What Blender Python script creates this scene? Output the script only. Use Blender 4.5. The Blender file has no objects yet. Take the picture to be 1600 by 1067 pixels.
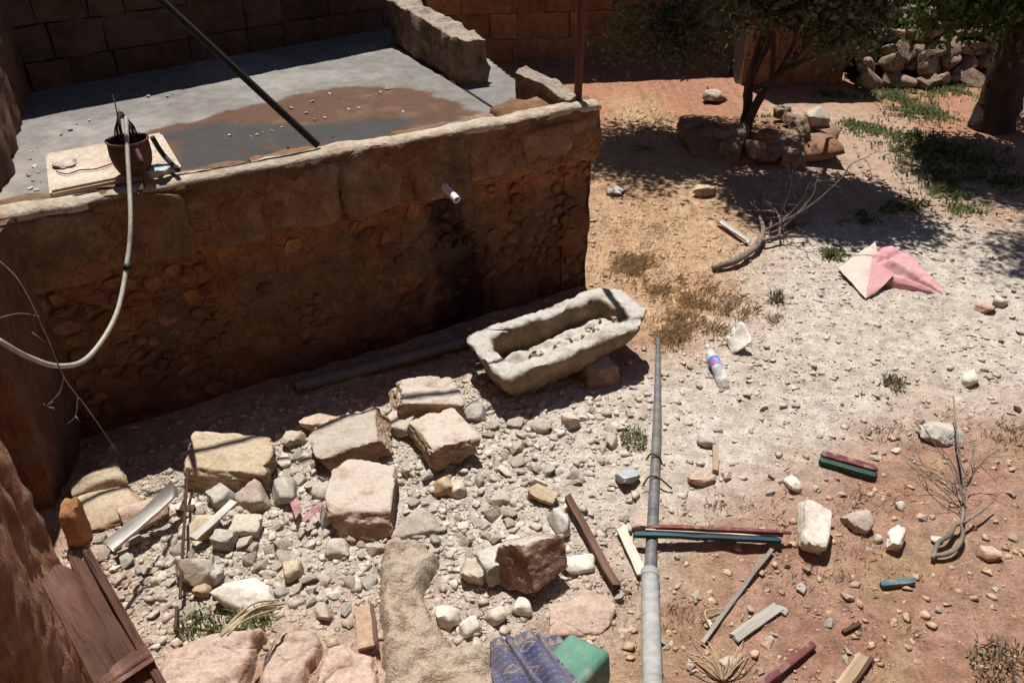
import bpy, bmesh, math, random
import numpy as np
from mathutils import Vector, Matrix, Euler

# ---------------------------------------------------------------- camera, sky, sun, exposure
SC = bpy.context.scene
COL = SC.collection
CAMH, PITCH, FPX = 3.5, math.radians(32.6), 1280.0
cd = bpy.data.cameras.new('camera'); cam = bpy.data.objects.new('camera', cd); COL.objects.link(cam)
cam.location = (0, 0, CAMH); cam.rotation_euler = (math.pi/2-PITCH, 0, 0)
cd.sensor_width = 36; cd.lens = 36*FPX/1600; cd.clip_start = .05; cd.clip_end = 500
SC.camera = cam
SUN_EL, SUN_AZ = math.radians(67.5), math.radians(-14)     # sun stands ahead of the camera, a little to the left
W = bpy.data.worlds.new('World'); SC.world = W; W.use_nodes = True
nt = W.node_tree; bg = nt.nodes['Background']
sky = nt.nodes.new('ShaderNodeTexSky'); sky.sky_type = 'NISHITA'; sky.sun_disc = False
sky.sun_elevation = SUN_EL; sky.sun_rotation = SUN_AZ; sky.altitude = 600; sky.air_density = .8; sky.dust_density = .4
nt.links.new(sky.outputs[0], bg.inputs[0]); bg.inputs[1].default_value = .05
sl = bpy.data.lights.new('sun', 'SUN'); sl.energy = 5.0; sl.angle = math.radians(.53); sl.color = (1, .965, .91)
so = bpy.data.objects.new('sun', sl); COL.objects.link(so)
sdir = Vector((math.sin(SUN_AZ)*math.cos(SUN_EL), math.cos(SUN_AZ)*math.cos(SUN_EL), math.sin(SUN_EL)))
so.rotation_euler = sdir.to_track_quat('Z', 'Y').to_euler(); so.location = sdir*40
vs = SC.view_settings; vs.view_transform = 'Standard'; vs.look = 'None'; vs.exposure = 0.45; vs.gamma = 1
vs.use_curve_mapping = False
SC.render.engine = 'CYCLES'; SC.cycles.max_bounces = 8; SC.cycles.diffuse_bounces = 4; SC.cycles.use_denoising = True

# ---------------------------------------------------------------- helpers
def ray(px, py):
    u = (px-800)/FPX; v = (533.5-py)/FPX
    return np.array([u, math.cos(PITCH)+v*math.sin(PITCH), -math.sin(PITCH)+v*math.cos(PITCH)])
def P(px, py, z=0.):
    d = ray(px, py); t = (z-CAMH)/d[2]
    return Vector((d[0]*t, d[1]*t, z))
def _h(ix, iy, iz, s):
    n = (ix*374761393 + iy*668265263 + iz*2147483647 + s*1274126177) & 0xFFFFFFFF
    n = ((n ^ (n >> 13))*1274126177) & 0xFFFFFFFF
    n = ((n ^ (n >> 15))*2246822519) & 0xFFFFFFFF
    return ((n ^ (n >> 16)) & 0xFFFFFF)/float(0xFFFFFF)
def noise(p, s=0):
    p = np.asarray(p, float); i = np.floor(p).astype(np.int64); f = p-i; f = f*f*(3-2*f); r = 0
    for a in (0, 1):
        for b in (0, 1):
            for c in (0, 1):
                w = (f[:, 0] if a else 1-f[:, 0])*(f[:, 1] if b else 1-f[:, 1])*(f[:, 2] if c else 1-f[:, 2])
                r = r+w*_h(i[:, 0]+a, i[:, 1]+b, i[:, 2]+c, s)
    return r*2-1
def fbm(p, s=0, o=4):
    p = np.asarray(p, float); r = 0; a = .5
    for k in range(o):
        r = r+a*noise(p*2**k+17.3*k, s+k); a *= .5
    return r
def fb2(x, y, sc, s=0, o=4):
    x = np.asarray(x, float); y = np.asarray(y, float)
    return fbm(np.stack([x.ravel()*sc, y.ravel()*sc, np.full(x.size, .37)], 1), s, o).reshape(x.shape)
def sdf(poly, x, y):                                        # signed distance to a polygon, negative inside
    poly = np.array([(q[0], q[1]) for q in poly]); d = np.full(x.shape, 1e9); ins = np.zeros(x.shape, bool)
    for k in range(len(poly)):
        a = poly[k]; b = poly[(k+1) % len(poly)]; e = b-a
        t = np.clip(((x-a[0])*e[0]+(y-a[1])*e[1])/(e@e+1e-12), 0, 1)
        d = np.minimum(d, np.hypot(x-a[0]-t*e[0], y-a[1]-t*e[1]))
        c = ((a[1] > y) != (b[1] > y)) & (x < (b[0]-a[0])*(y-a[1])/(b[1]-a[1]+1e-12)+a[0])
        ins ^= c
    return np.where(ins, -d, d)
def sstep(a, b, v):
    t = np.clip((v-a)/(b-a), 0, 1); return t*t*(3-2*t)
def link(name, me, m=None, parent=None, smooth=False):
    o = bpy.data.objects.new(name, me); COL.objects.link(o)
    if m is not None and not me.materials: me.materials.append(m)
    if parent is not None: o.parent = parent
    if smooth and len(me.polygons): me.polygons.foreach_set('use_smooth', [True]*len(me.polygons))
    return o
def mk(name, V, F, m=None, parent=None, smooth=False, col=None, auto=None):
    me = bpy.data.meshes.new(name); V = np.asarray(V, float)
    if isinstance(F, np.ndarray):
        k = F.shape[1]; n = len(F)
        me.vertices.add(len(V)); me.vertices.foreach_set('co', V.astype(np.float32).ravel())
        me.loops.add(n*k); me.loops.foreach_set('vertex_index', F.astype(np.int32).ravel())
        me.polygons.add(n); me.polygons.foreach_set('loop_start', (np.arange(n)*k).astype(np.int32))
        me.update(calc_edges=True); me.validate()
    else:
        me.from_pydata([tuple(v) for v in V], [], [tuple(f) for f in F]); me.update()
    if col is not None:
        c = np.ones((len(V), 4), np.float32); c[:, :col.shape[1]] = col
        at = me.color_attributes.new('col', 'FLOAT_COLOR', 'POINT'); at.data.foreach_set('color', c.ravel())
    o = link(name, me, m, parent, smooth)
    if auto is not None: me.set_sharp_from_angle(angle=math.radians(auto))
    return o
def tag(o, label, cat, group=None):
    o['label'] = label; o['category'] = cat
    if group: o['group'] = group
    return o
def struct(o):
    o['kind'] = 'structure'; return o
def stuff(o):
    o['kind'] = 'stuff'; return o
def empty(name, loc, label, cat, group=None, rz=0):
    o = bpy.data.objects.new(name, None); COL.objects.link(o); o.location = loc; o.rotation_euler = (0, 0, rz)
    o.empty_display_size = .1
    return tag(o, label, cat, group)
def axes(A, B, up=(0, 0, 1), roll=0):                       # matrix with local x from A to B
    A = Vector(A); B = Vector(B); x = (B-A).normalized(); z = Vector(up); z = (z-x*z.dot(x)).normalized(); y = z.cross(x)
    M = Matrix((x, y, z)).transposed().to_4x4() @ Matrix.Rotation(roll, 4, 'X'); M.translation = A
    return M
def spline(pts, n=8):
    p = [np.array(q, float) for q in pts]; p = [2*p[0]-p[1]]+p+[2*p[-1]-p[-2]]; out = []
    for k in range(1, len(p)-2):
        for j in range(n):
            t = j/n
            out.append(.5*((2*p[k])+(-p[k-1]+p[k+1])*t+(2*p[k-1]-5*p[k]+4*p[k+1]-p[k+2])*t*t+(-p[k-1]+3*p[k]-3*p[k+1]+p[k+2])*t**3))
    out.append(p[-2]); return np.array(out)
def tube_geo(pts, rad, seg=10, wob=0, seed=0, cap=True):
    pts = np.array(pts, float); n = len(pts)
    rad = np.interp(np.linspace(0, 1, n), np.linspace(0, 1, len(rad)), rad) if hasattr(rad, '__len__') else np.full(n, float(rad))
    t = np.gradient(pts, axis=0); t /= np.linalg.norm(t, axis=1)[:, None]+1e-9
    ref = np.array([0, 0, 1.]) if abs(t[0][2]) < .9 else np.array([1., 0, 0]); V = []
    a = np.cross(t[0], ref); a /= np.linalg.norm(a)
    for k in range(n):
        a = a-t[k]*(a@t[k]); a /= np.linalg.norm(a)+1e-9; b = np.cross(t[k], a)
        for j in range(seg):
            th = 2*math.pi*j/seg; V.append(pts[k]+rad[k]*(math.cos(th)*a+math.sin(th)*b))
    V = np.array(V)
    if wob:
        c = np.repeat(pts, seg, 0); d = V-c; V = c+d*(1+wob*fbm(V*18, seed, 3)[:, None]*2)
    F = [(k*seg+j, k*seg+(j+1) % seg, (k+1)*seg+(j+1) % seg, (k+1)*seg+j) for k in range(n-1) for j in range(seg)]
    if cap: F += [tuple(range(seg))[::-1], tuple((n-1)*seg+j for j in range(seg))]
    return V, F
def merge(parts):
    Vs, Fs, o = [], [], 0
    for V, F in parts:
        Vs.append(np.asarray(V)); Fs += [tuple(i+o for i in f) for f in F]; o += len(V)
    return np.concatenate(Vs), Fs
def tube(name, pts, rad, m, parent=None, seg=10, wob=0, seed=0, n=8, auto=50):
    q = spline(pts, n) if len(pts) > 2 else np.array([Vector(pts[0]).lerp(Vector(pts[1]), k/12) for k in range(13)])
    return mk(name, *tube_geo(q, rad, seg, wob, seed), m, parent, True, auto=auto)
def recentre(o):                                            # put the object's origin at its own base
    me = o.data; n = len(me.vertices); co = np.zeros(n*3, np.float32); me.vertices.foreach_get('co', co); co = co.reshape(-1, 3)
    c = (co.min(0)+co.max(0))/2; c[2] = co[:, 2].min(); co -= c; me.vertices.foreach_set('co', co.ravel()); me.update()
    o.location = Vector(o.location)+Vector([float(q) for q in c]); return o
def lathe(prof, seg=24):
    V = []; F = []
    for r, z in prof:
        for j in range(seg):
            a = 2*math.pi*j/seg; V.append((r*math.cos(a), r*math.sin(a), z))
    for k in range(len(prof)-1):
        for j in range(seg): F.append((k*seg+j, k*seg+(j+1) % seg, (k+1)*seg+(j+1) % seg, (k+1)*seg+j))
    return np.array(V), F
def boxgrid(dx, dy, dz, nx=8, ny=2, nz=2, bev=.0):          # box with subdivided faces, centred
    bm = bmesh.new(); bmesh.ops.create_cube(bm, size=1)
    for v in bm.verts: v.co = Vector((v.co.x*dx, v.co.y*dy, v.co.z*dz))
    if bev: bmesh.ops.bevel(bm, geom=bm.edges[:], offset=bev, segments=2, profile=.6, affect='EDGES')
    for ax, n in ((0, nx), (1, ny), (2, nz)):
        L = (dx, dy, dz)[ax]
        for k in range(1, n):
            c = Vector((0, 0, 0)); c[ax] = -L/2+L*k/n; no = Vector((0, 0, 0)); no[ax] = 1
            bmesh.ops.bisect_plane(bm, geom=bm.verts[:]+bm.edges[:]+bm.faces[:], plane_co=c, plane_no=no)
    V = np.array([v.co[:] for v in bm.verts]); bm.verts.index_update(); F = [tuple(v.index for v in f.verts) for f in bm.faces]
    bm.free(); return V, F
_ico = {}
def ico(s):
    if s not in _ico:
        bm = bmesh.new(); bmesh.ops.create_icosphere(bm, subdivisions=s, radius=1)
        _ico[s] = (np.array([v.co[:] for v in bm.verts]), np.array([[v.index for v in f.verts] for f in bm.faces])); bm.free()
    return _ico[s]
def rock_geo(dims, seed, sub=3, boxy=False, cuts=3, rough=.03, soft=22, freq=4.):
    rg = np.random.RandomState(seed); D, F = ico(sub); N = []; Hh = []
    if boxy:
        for ax in range(3):
            for sg in (-1, 1):
                n = np.zeros(3); n[ax] = sg; n += rg.normal(0, .10, 3); N.append(n/np.linalg.norm(n)); Hh.append(1+rg.uniform(-.05, .05))
        for k in range(cuts):
            n = rg.choice([-1, 1], 3)*rg.uniform(.35, 1, 3); n /= np.linalg.norm(n); N.append(n); Hh.append(np.abs(n).sum()*rg.uniform(.78, .97))
    else:
        for ax in range(3):
            for sg in (-1, 1):
                n = rg.normal(0, .25, 3); n[ax] = sg; N.append(n/np.linalg.norm(n)); Hh.append(rg.uniform(.9, 1.02))
        for k in range(6+cuts):
            n = rg.normal(0, 1, 3); n /= np.linalg.norm(n); N.append(n); Hh.append(rg.uniform(.72, 1.05))
    N = np.array(N); Hh = np.array(Hh); dd = np.maximum(D@N.T, .02); R = Hh/dd
    m = R.min(1); r = m-np.log(np.exp(-soft*(R-m[:, None])).sum(1))/soft
    V = D*r[:, None]; o = rg.uniform(0, 50, 3)
    V = V*(1+rough*2*fbm(V*freq*.5+o, seed, 4)[:, None]+rough*.7*fbm(V*freq*2.5+o, seed+9, 3)[:, None]-rough*2.2*np.maximum(0, fbm(V*freq*1.2+o+7, seed+5, 4)-.12)[:, None])
    return V*np.array(dims)/2, F
def hull_geo(dims, seed, npts=14, detail=True):               # broken stone: convex hull of scattered points, edges just worn
    rg = np.random.RandomState(seed); p = rg.normal(0, 1, (npts, 3)); p /= np.linalg.norm(p, axis=1)[:, None]; p *= rg.uniform(.78, 1.05, (npts, 1))
    bm = bmesh.new(); vs_ = [bm.verts.new(q) for q in p]; r = bmesh.ops.convex_hull(bm, input=vs_)
    bmesh.ops.delete(bm, geom=[v for v in bm.verts if not v.link_faces], context='VERTS')
    if detail:
        bmesh.ops.dissolve_limit(bm, angle_limit=.30, verts=bm.verts[:], edges=bm.edges[:])
        bmesh.ops.bevel(bm, geom=bm.edges[:], offset=.035, segments=1, affect='EDGES'); bmesh.ops.triangulate(bm, faces=bm.faces[:]); bmesh.ops.subdivide_edges(bm, edges=bm.edges[:], cuts=1, use_grid_fill=True)
    bmesh.ops.triangulate(bm, faces=bm.faces[:]); bm.verts.index_update(); V = np.array([v.co[:] for v in bm.verts]); F = np.array([[v.index for v in f.verts] for f in bm.faces]); bm.free()
    ext = V.max(0)-V.min(0); V = (V-(V.max(0)+V.min(0))/2)/ext
    if detail: V = V*(1+.05*fbm(V*6+seed, seed, 3)[:, None])
    return V*np.array(dims), F
# ---- materials
def nd(t, typ, **kw):
    n = t.nodes.new(typ)
    for k, v in kw.items(): setattr(n, k, v)
    return n
def mat(name, cols, scale=4, rough=.92, bump=.5, bscale=30, dist=.012, stain=None, stain_amt=.5, sscale=2.2, rnd=.12, spec=.25,
        stretch=(1, 1, 1), attr=False, crack=0, speck=.25, metal=0, objco=True, dust=None, dust_amt=.8):
    m = bpy.data.materials.new(name); m.use_nodes = True; t = m.node_tree; b = t.nodes['Principled BSDF']; L = t.links.new
    tc = nd(t, 'ShaderNodeTexCoord'); oi = nd(t, 'ShaderNodeObjectInfo')
    mp = nd(t, 'ShaderNodeMapping'); mp.inputs['Scale'].default_value = stretch
    ad = nd(t, 'ShaderNodeVectorMath', operation='ADD'); ml = nd(t, 'ShaderNodeMath', operation='MULTIPLY'); ml.inputs[1].default_value = 60
    L(oi.outputs['Random'], ml.inputs[0]); L(tc.outputs['Object'], ad.inputs[0])
    if objco: L(ml.outputs[0], ad.inputs[1])
    L(ad.outputs[0], mp.inputs['Vector'])
    n1 = nd(t, 'ShaderNodeTexNoise'); n1.inputs['Scale'].default_value = scale; n1.inputs['Detail'].default_value = 8; n1.inputs['Roughness'].default_value = .62
    n2 = nd(t, 'ShaderNodeTexNoise'); n2.inputs['Scale'].default_value = bscale; n2.inputs['Detail'].default_value = 6; n2.inputs['Roughness'].default_value = .65
    L(mp.outputs[0], n1.inputs['Vector']); L(mp.outputs[0], n2.inputs['Vector'])
    rp = nd(t, 'ShaderNodeValToRGB'); e = rp.color_ramp.elements
    for k, c in enumerate(cols):
        pos = .32+.36*k/max(1, len(cols)-1)
        if k < 2: el = e[k]; el.position = pos
        else: el = e.new(pos)
        el.color = (*c, 1)
    L(n1.outputs[0], rp.inputs[0]); out = rp.outputs[0]
    def mixc(kind, fac, a, c2):
        x = nd(t, 'ShaderNodeMix', data_type='RGBA', blend_type=kind)
        for s, v in ((x.inputs[0], fac), (x.inputs[6], a), (x.inputs[7], c2)):
            if isinstance(v, (int, float)): s.default_value = v
            elif isinstance(v, tuple): s.default_value = (*v, 1)
            else: L(v, s)
        return x.outputs[2]
    if attr:
        va = nd(t, 'ShaderNodeVertexColor', layer_name='col'); out = mixc('MULTIPLY', 1., out, va.outputs[0])
    if stain:
        n3 = nd(t, 'ShaderNodeTexNoise'); n3.inputs['Scale'].default_value = sscale; n3.inputs['Detail'].default_value = 6; L(ad.outputs[0], n3.inputs['Vector'])
        mr = nd(t, 'ShaderNodeMapRange'); mr.inputs[1].default_value = .48; mr.inputs[2].default_value = .66; mr.inputs[4].default_value = stain_amt
        L(n3.outputs[0], mr.inputs[0]); out = mixc('MIX', mr.outputs[0], out, stain)
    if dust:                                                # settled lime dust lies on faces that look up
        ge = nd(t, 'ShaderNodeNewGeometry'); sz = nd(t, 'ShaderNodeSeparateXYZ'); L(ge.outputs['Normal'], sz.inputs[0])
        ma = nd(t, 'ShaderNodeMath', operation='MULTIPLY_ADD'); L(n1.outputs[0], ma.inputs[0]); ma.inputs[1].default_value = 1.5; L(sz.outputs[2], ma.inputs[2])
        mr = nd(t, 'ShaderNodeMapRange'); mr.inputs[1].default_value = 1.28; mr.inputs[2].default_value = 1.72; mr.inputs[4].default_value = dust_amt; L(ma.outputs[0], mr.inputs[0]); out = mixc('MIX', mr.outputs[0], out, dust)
    if speck:
        mr = nd(t, 'ShaderNodeMapRange'); mr.inputs[1].default_value = .3; mr.inputs[2].default_value = .7
        mr.inputs[3].default_value = 1-speck; mr.inputs[4].default_value = 1+speck; L(n2.outputs[0], mr.inputs[0])
        vm = nd(t, 'ShaderNodeVectorMath', operation='SCALE'); L(out, vm.inputs[0]); L(mr.outputs[0], vm.inputs['Scale']); out = vm.outputs[0]
    if rnd:
        mr = nd(t, 'ShaderNodeMapRange'); mr.inputs[3].default_value = 1-rnd; mr.inputs[4].default_value = 1+rnd; L(oi.outputs['Random'], mr.inputs[0])
        vm = nd(t, 'ShaderNodeVectorMath', operation='SCALE'); L(out, vm.inputs[0]); L(mr.outputs[0], vm.inputs['Scale']); out = vm.outputs[0]
    L(out, b.inputs['Base Color']); b.inputs['Roughness'].default_value = rough; b.inputs['Specular IOR Level'].default_value = spec; b.inputs['Metallic'].default_value = metal
    hm = nd(t, 'ShaderNodeMath', operation='MULTIPLY_ADD'); L(n1.outputs[0], hm.inputs[0]); hm.inputs[1].default_value = 1.6; L(n2.outputs[0], hm.inputs[2]); h = hm.outputs[0]
    if crack:
        vo = nd(t, 'ShaderNodeTexVoronoi', feature='DISTANCE_TO_EDGE'); vo.inputs['Scale'].default_value = crack; L(mp.outputs[0], vo.inputs['Vector'])
        mr = nd(t, 'ShaderNodeMapRange'); mr.inputs[2].default_value = .05; L(vo.outputs[0], mr.inputs[0])
        mm = nd(t, 'ShaderNodeMath', operation='MULTIPLY_ADD'); L(mr.outputs[0], mm.inputs[0]); mm.inputs[1].default_value = .4; L(h, mm.inputs[2]); h = mm.outputs[0]
    if bump:
        bp = nd(t, 'ShaderNodeBump'); bp.inputs['Strength'].default_value = bump; bp.inputs['Distance'].default_value = dist; L(h, bp.inputs['Height']); L(bp.outputs[0], b.inputs['Normal'])
    return m
def flat(name, c, rough=.7, spec=.3, **kw):
    return mat(name, [tuple(q*.82 for q in c), c, tuple(min(1, q*1.12) for q in c)], 6, rough, spec=spec, **kw)

LIME = mat('pale_limestone', [(.26, .20, .15), (.38, .31, .24), (.46, .395, .315)], 7, dust=(.46, .41, .35), dust_amt=.6, bump=.7, bscale=48, dist=.008, stain=(.33, .2, .12), stain_amt=.45, rnd=.14)
TAN = mat('tan_limestone', [(.27, .18, .10), (.37, .27, .165), (.44, .345, .235)], 7, dust=(.47, .40, .30), dust_amt=.6, bump=.8, bscale=48, dist=.008, stain=(.30, .15, .07), stain_amt=.55, rnd=.06)
BLOCK = mat('dusty_block_stone', [(.22, .135, .085), (.32, .215, .145), (.40, .31, .235)], 8, dust=(.46, .405, .345), dust_amt=.85, speck=.14, bump=.9, bscale=48, dist=.008, stain=(.27, .13, .065), stain_amt=.6, rnd=.08)
GREY = mat('grey_stone', [(.23, .205, .18), (.34, .31, .275), (.42, .39, .35)], 7, dust=(.45, .405, .34), dust_amt=.5, bump=.6, rnd=.12)
WHITE = mat('white_chalk_stone', [(.46, .40, .33), (.58, .52, .44), (.65, .60, .53)], 6, bump=.5, rnd=.06)
BROWN = mat('brown_crusted_stone', [(.14, .08, .052), (.23, .14, .095), (.33, .24, .18)], 9, dust=(.45, .39, .34), dust_amt=.85, bump=.9, bscale=20, rnd=.05)
PINKR = mat('pink_boulder_stone', [(.28, .155, .105), (.38, .24, .175), (.45, .325, .255)], 8, dust=(.46, .355, .29), dust_amt=.75, bump=.9, bscale=40, dist=.012, stain=(.25, .11, .06), stain_amt=.5, rnd=.06, crack=5)
TROUGH = mat('trough_limestone', [(.14, .095, .058), (.21, .155, .10), (.29, .235, .175)], 8, dust=(.43, .405, .365), dust_amt=.95, bump=.9, bscale=48, dist=.008, stain=(.26, .17, .09), stain_amt=.5, rnd=0)  # brown base carries painted shade as well as soil crust on the sides
EARTH = mat('strawy_earth', [(.27, .20, .135), (.39, .315, .24), (.47, .40, .325)], 14, dust=(.47, .385, .29), dust_amt=.6, bump=1., bscale=60, dist=.02, stain=(.33, .18, .10), stain_amt=.5, rnd=0)
GRAV = mat('gravel_stone', [(.36, .31, .26), (.455, .405, .35), (.53, .48, .42)], 14, bump=.4, attr=True, rnd=0)
GROUND = mat('dry_ground', [(.72,)*3, (1.,)*3, (1.2,)*3], 9, bump=.9, bscale=55, dist=.02, attr=True, rnd=0, speck=.3, objco=False)
RUBW = mat('rubble_wall_stone', [(.13, .055, .022), (.21, .098, .043), (.28, .15, .078)], 9, bump=1., bscale=30, dist=.015, stain=(.10, .068, .05), stain_amt=.6, sscale=5, rnd=.0, attr=True)
MORT = mat('wall_mortar', [(.10, .046, .02), (.17, .08, .036), (.22, .12, .065)], 5, bump=1., bscale=26, dist=.02, stain=(.10, .07, .05), stain_amt=.7, rnd=.0, attr=True, crack=7)
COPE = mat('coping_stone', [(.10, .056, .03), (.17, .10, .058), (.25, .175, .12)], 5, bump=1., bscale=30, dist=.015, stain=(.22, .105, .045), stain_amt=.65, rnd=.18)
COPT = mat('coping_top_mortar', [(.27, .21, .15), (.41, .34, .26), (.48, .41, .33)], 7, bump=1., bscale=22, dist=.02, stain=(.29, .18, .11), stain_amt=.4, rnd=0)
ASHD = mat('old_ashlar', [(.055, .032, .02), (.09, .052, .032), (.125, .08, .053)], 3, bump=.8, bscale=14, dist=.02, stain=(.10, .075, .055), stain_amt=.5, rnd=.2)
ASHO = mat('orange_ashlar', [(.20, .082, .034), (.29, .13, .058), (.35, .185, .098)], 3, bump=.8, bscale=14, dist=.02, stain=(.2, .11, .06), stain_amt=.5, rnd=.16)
PLAST = mat('red_earth_plaster', [(.15, .058, .027), (.235, .10, .05), (.32, .17, .10)], 6, bump=1., bscale=30, dist=.03, stain=(.36, .26, .19), stain_amt=.6, sscale=9, rnd=.1, stretch=(1, 1, .45))
PLASTD = mat('shaded_earth_plaster', [(.085, .036, .018), (.145, .065, .034), (.20, .105, .06)], 4, bump=1., bscale=24, dist=.03, stain=(.13, .085, .06), stain_amt=.6, rnd=.1, stretch=(1, 1, .45))  # house plaster with shade put into its colour, for far walls and buttress
SLABM = mat('slab_concrete', [(.84,)*3, (1.,)*3, (1.08,)*3], 7, bump=.25, bscale=40, attr=True, rnd=0, speck=.1)
HATCH = mat('hatch_concrete', [(.36, .29, .225), (.45, .375, .30), (.50, .43, .355)], 5, bump=.5, bscale=30, stain=(.34, .2, .13), stain_amt=.5, rnd=0)
WOODD = mat('dark_weathered_wood', [(.045, .024, .016), (.095, .05, .034), (.16, .095, .068)], 5, bump=.9, bscale=30, stretch=(.12, 1, 1), rnd=.1)
WOODR = mat('brown_panel_wood', [(.06, .026, .018), (.14, .068, .048), (.20, .115, .088)], 6, bump=1., bscale=22, dist=.02, stain=(.07, .04, .03), stain_amt=.5, sscale=5, stretch=(.1, 1, 1), rnd=.04)
WOODW = mat('bleached_wood', [(.36, .31, .24), (.52, .46, .37), (.60, .55, .46)], 5, bump=.6, bscale=30, stretch=(.12, 1, 1), rnd=.05)
WOODG = mat('grey_weathered_wood', [(.15, .14, .12), (.27, .255, .225), (.36, .34, .31)], 6, bump=.7, bscale=30, stretch=(.12, 1, 1), rnd=.1)
WOODT = mat('tan_wood', [(.26, .18, .115), (.38, .28, .19), (.46, .36, .26)], 6, bump=.6, bscale=30, stretch=(.12, 1, 1), rnd=.1)
PRED = mat('flaking_red_paint', [(.075, .016, .017), (.12, .028, .028), (.16, .05, .045)], 6, .6, stretch=(.25, 1, 1), stain=(.30, .22, .17), stain_amt=.65, sscale=16, bump=.4)
PBLUE = mat('flaking_blue_paint', [(.010, .032, .05), (.016, .055, .082), (.04, .10, .135)], 6, .6, stretch=(.25, 1, 1), stain=(.03, .045, .05), stain_amt=.6, sscale=10, bump=.4)
PGREEN = mat('dark_green_paint', [(.012, .025, .02), (.025, .05, .04), (.04, .075, .06)], 6, .6, stretch=(.25, 1, 1), bump=.4)
ZINC = mat('galvanised_steel', [(.25, .25, .24), (.31, .31, .295), (.36, .36, .34)], 9, .8, bump=.15, stretch=(.3, 1, 1), stain=(.30, .26, .22), stain_amt=.5, metal=0, rnd=0)
ZINCD = mat('dull_dark_steel', [(.085, .088, .09), (.135, .138, .14), (.19, .19, .185)], 9, .5, bump=.2, stretch=(.3, 1, 1), stain=(.16, .115, .085), stain_amt=.4, metal=.1, rnd=0)
IRON = flat('black_pipe', (.015, .015, .016), .6, .2, bump=.1)
RUST = flat('rusty_iron', (.07, .03, .02), .8, bump=.4)
POSTM = flat('oxide_red_paint', (.10, .026, .018), .6, bump=.25)
PVC = flat('white_pvc', (.62, .60, .56), .45, bump=.05)
HOSE = flat('beige_hose', (.36, .34, .285), .5, bump=.15)
GPIPE = flat('grey_plastic_pipe', (.12, .12, .118), .5, bump=.1)
DARK = flat('near_black', (.012, .01, .009), .9, bump=0)
PINK = mat('pink_woven_sack', [(.48, .215, .235), (.56, .275, .29), (.60, .34, .345)], 3, .75, bump=.35, bscale=60, stain=(.52, .38, .33), stain_amt=.35, rnd=0, speck=.06)
BEIGE = mat('dusty_sack_lining', [(.40, .32, .27), (.50, .41, .355), (.56, .47, .42)], 4, .85, bump=.35, bscale=60, rnd=0, speck=.08)
RAG = flat('pink_rag', (.38, .20, .21), .9, bump=.4)
SHEET = mat('white_bent_metal', [(.44, .42, .38), (.56, .54, .50), (.62, .60, .56)], 5, .7, bump=.3, stretch=(.2, 1, 1), stain=(.3, .22, .16), stain_amt=.35, rnd=0)
BARK = mat('dark_bark', [(.028, .02, .015), (.06, .042, .03), (.095, .07, .05)], 5, bump=1., bscale=12, dist=.03, stretch=(1, 1, .25), rnd=.1)
DEADW = mat('grey_dead_wood', [(.085, .065, .05), (.16, .13, .105), (.24, .20, .165)], 6, bump=.8, bscale=30, rnd=.1)
JERRY = mat('faded_green_plastic', [(.045, .125, .085), (.07, .175, .122), (.11, .23, .17)], 3, .5, bump=.12, bscale=30, stain=(.30, .29, .23), stain_amt=.6, sscale=9, rnd=0, speck=.12)
REDSOIL = mat('red_soil', [(.20, .095, .052), (.28, .145, .085), (.33, .19, .12)], 7, bump=1., bscale=40, dist=.02, rnd=0)
def leafmat(name, c1, c2, tr=.35):
    m = bpy.data.materials.new(name); m.use_nodes = True; t = m.node_tree; b = t.nodes['Principled BSDF']; L = t.links.new
    va = nd(t, 'ShaderNodeVertexColor', layer_name='col'); sp = nd(t, 'ShaderNodeSeparateColor'); L(va.outputs[0], sp.inputs[0])
    mx = nd(t, 'ShaderNodeMix', data_type='RGBA'); mx.inputs[6].default_value = (*c1, 1); mx.inputs[7].default_value = (*c2, 1); L(sp.outputs[0], mx.inputs[0])
    L(mx.outputs[2], b.inputs['Base Color']); b.inputs['Roughness'].default_value = .6; b.inputs['Specular IOR Level'].default_value = .25
    tl = nd(t, 'ShaderNodeBsdfTranslucent'); L(mx.outputs[2], tl.inputs[0]); ms = nd(t, 'ShaderNodeMixShader'); ms.inputs[0].default_value = tr
    L(b.outputs[0], ms.inputs[1]); L(tl.outputs[0], ms.inputs[2]); L(ms.outputs[0], t.nodes['Material Output'].inputs[0]); return m
LEAF = leafmat('olive_leaf', (.045, .065, .028), (.17, .20, .105))
LEAF2 = leafmat('bright_leaf', (.04, .075, .018), (.15, .21, .06))
WEED = leafmat('weed_leaf', (.085, .105, .038), (.245, .265, .115))
STRAW = leafmat('dry_straw', (.32, .20, .10), (.56, .42, .25), .3)
WEEDD = leafmat('dull_weed_leaf', (.11, .09, .05), (.26, .21, .13))

# ---------------------------------------------------------------- ground
rubble_px = [(118, 760), (300, 690), (480, 655), (740, 575), (1010, 560), (1120, 500), (1185, 400), (1290, 335), (1430, 350), (1700, 390), (1700, 600), (1520, 640),
             (1420, 655), (1290, 700), (1190, 760), (1060, 800), (960, 890), (890, 960), (760, 1000), (560, 980), (400, 1000), (230, 1020), (120, 900)]
grass_px = [(925, 190), (1010, 150), (1090, 230), (1150, 330), (1180, 420), (1165, 530), (1040, 560), (930, 480), (912, 400)]
path_px = [(1190, 160), (1330, 150), (1500, 240), (1640, 300), (1700, 420), (1300, 350), (1160, 330)]
RUB = [P(*q) for q in rubble_px]; GRS = [P(*q) for q in grass_px]; PTH = [P(*q) for q in path_px]
def zones(x, y):
    w = .22*fb2(x, y, 1.6, 3, 4)+.10*fb2(x, y, 7, 5, 3)
    rub = 1-sstep(-.5, .42, sdf(RUB, x, y)+w*1.8)
    grs = 1-sstep(-.2, .25, sdf(GRS, x, y)+w)
    pth = 1-sstep(-.4, .5, sdf(PTH, x, y)+w)
    return rub, grs, pth
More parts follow.
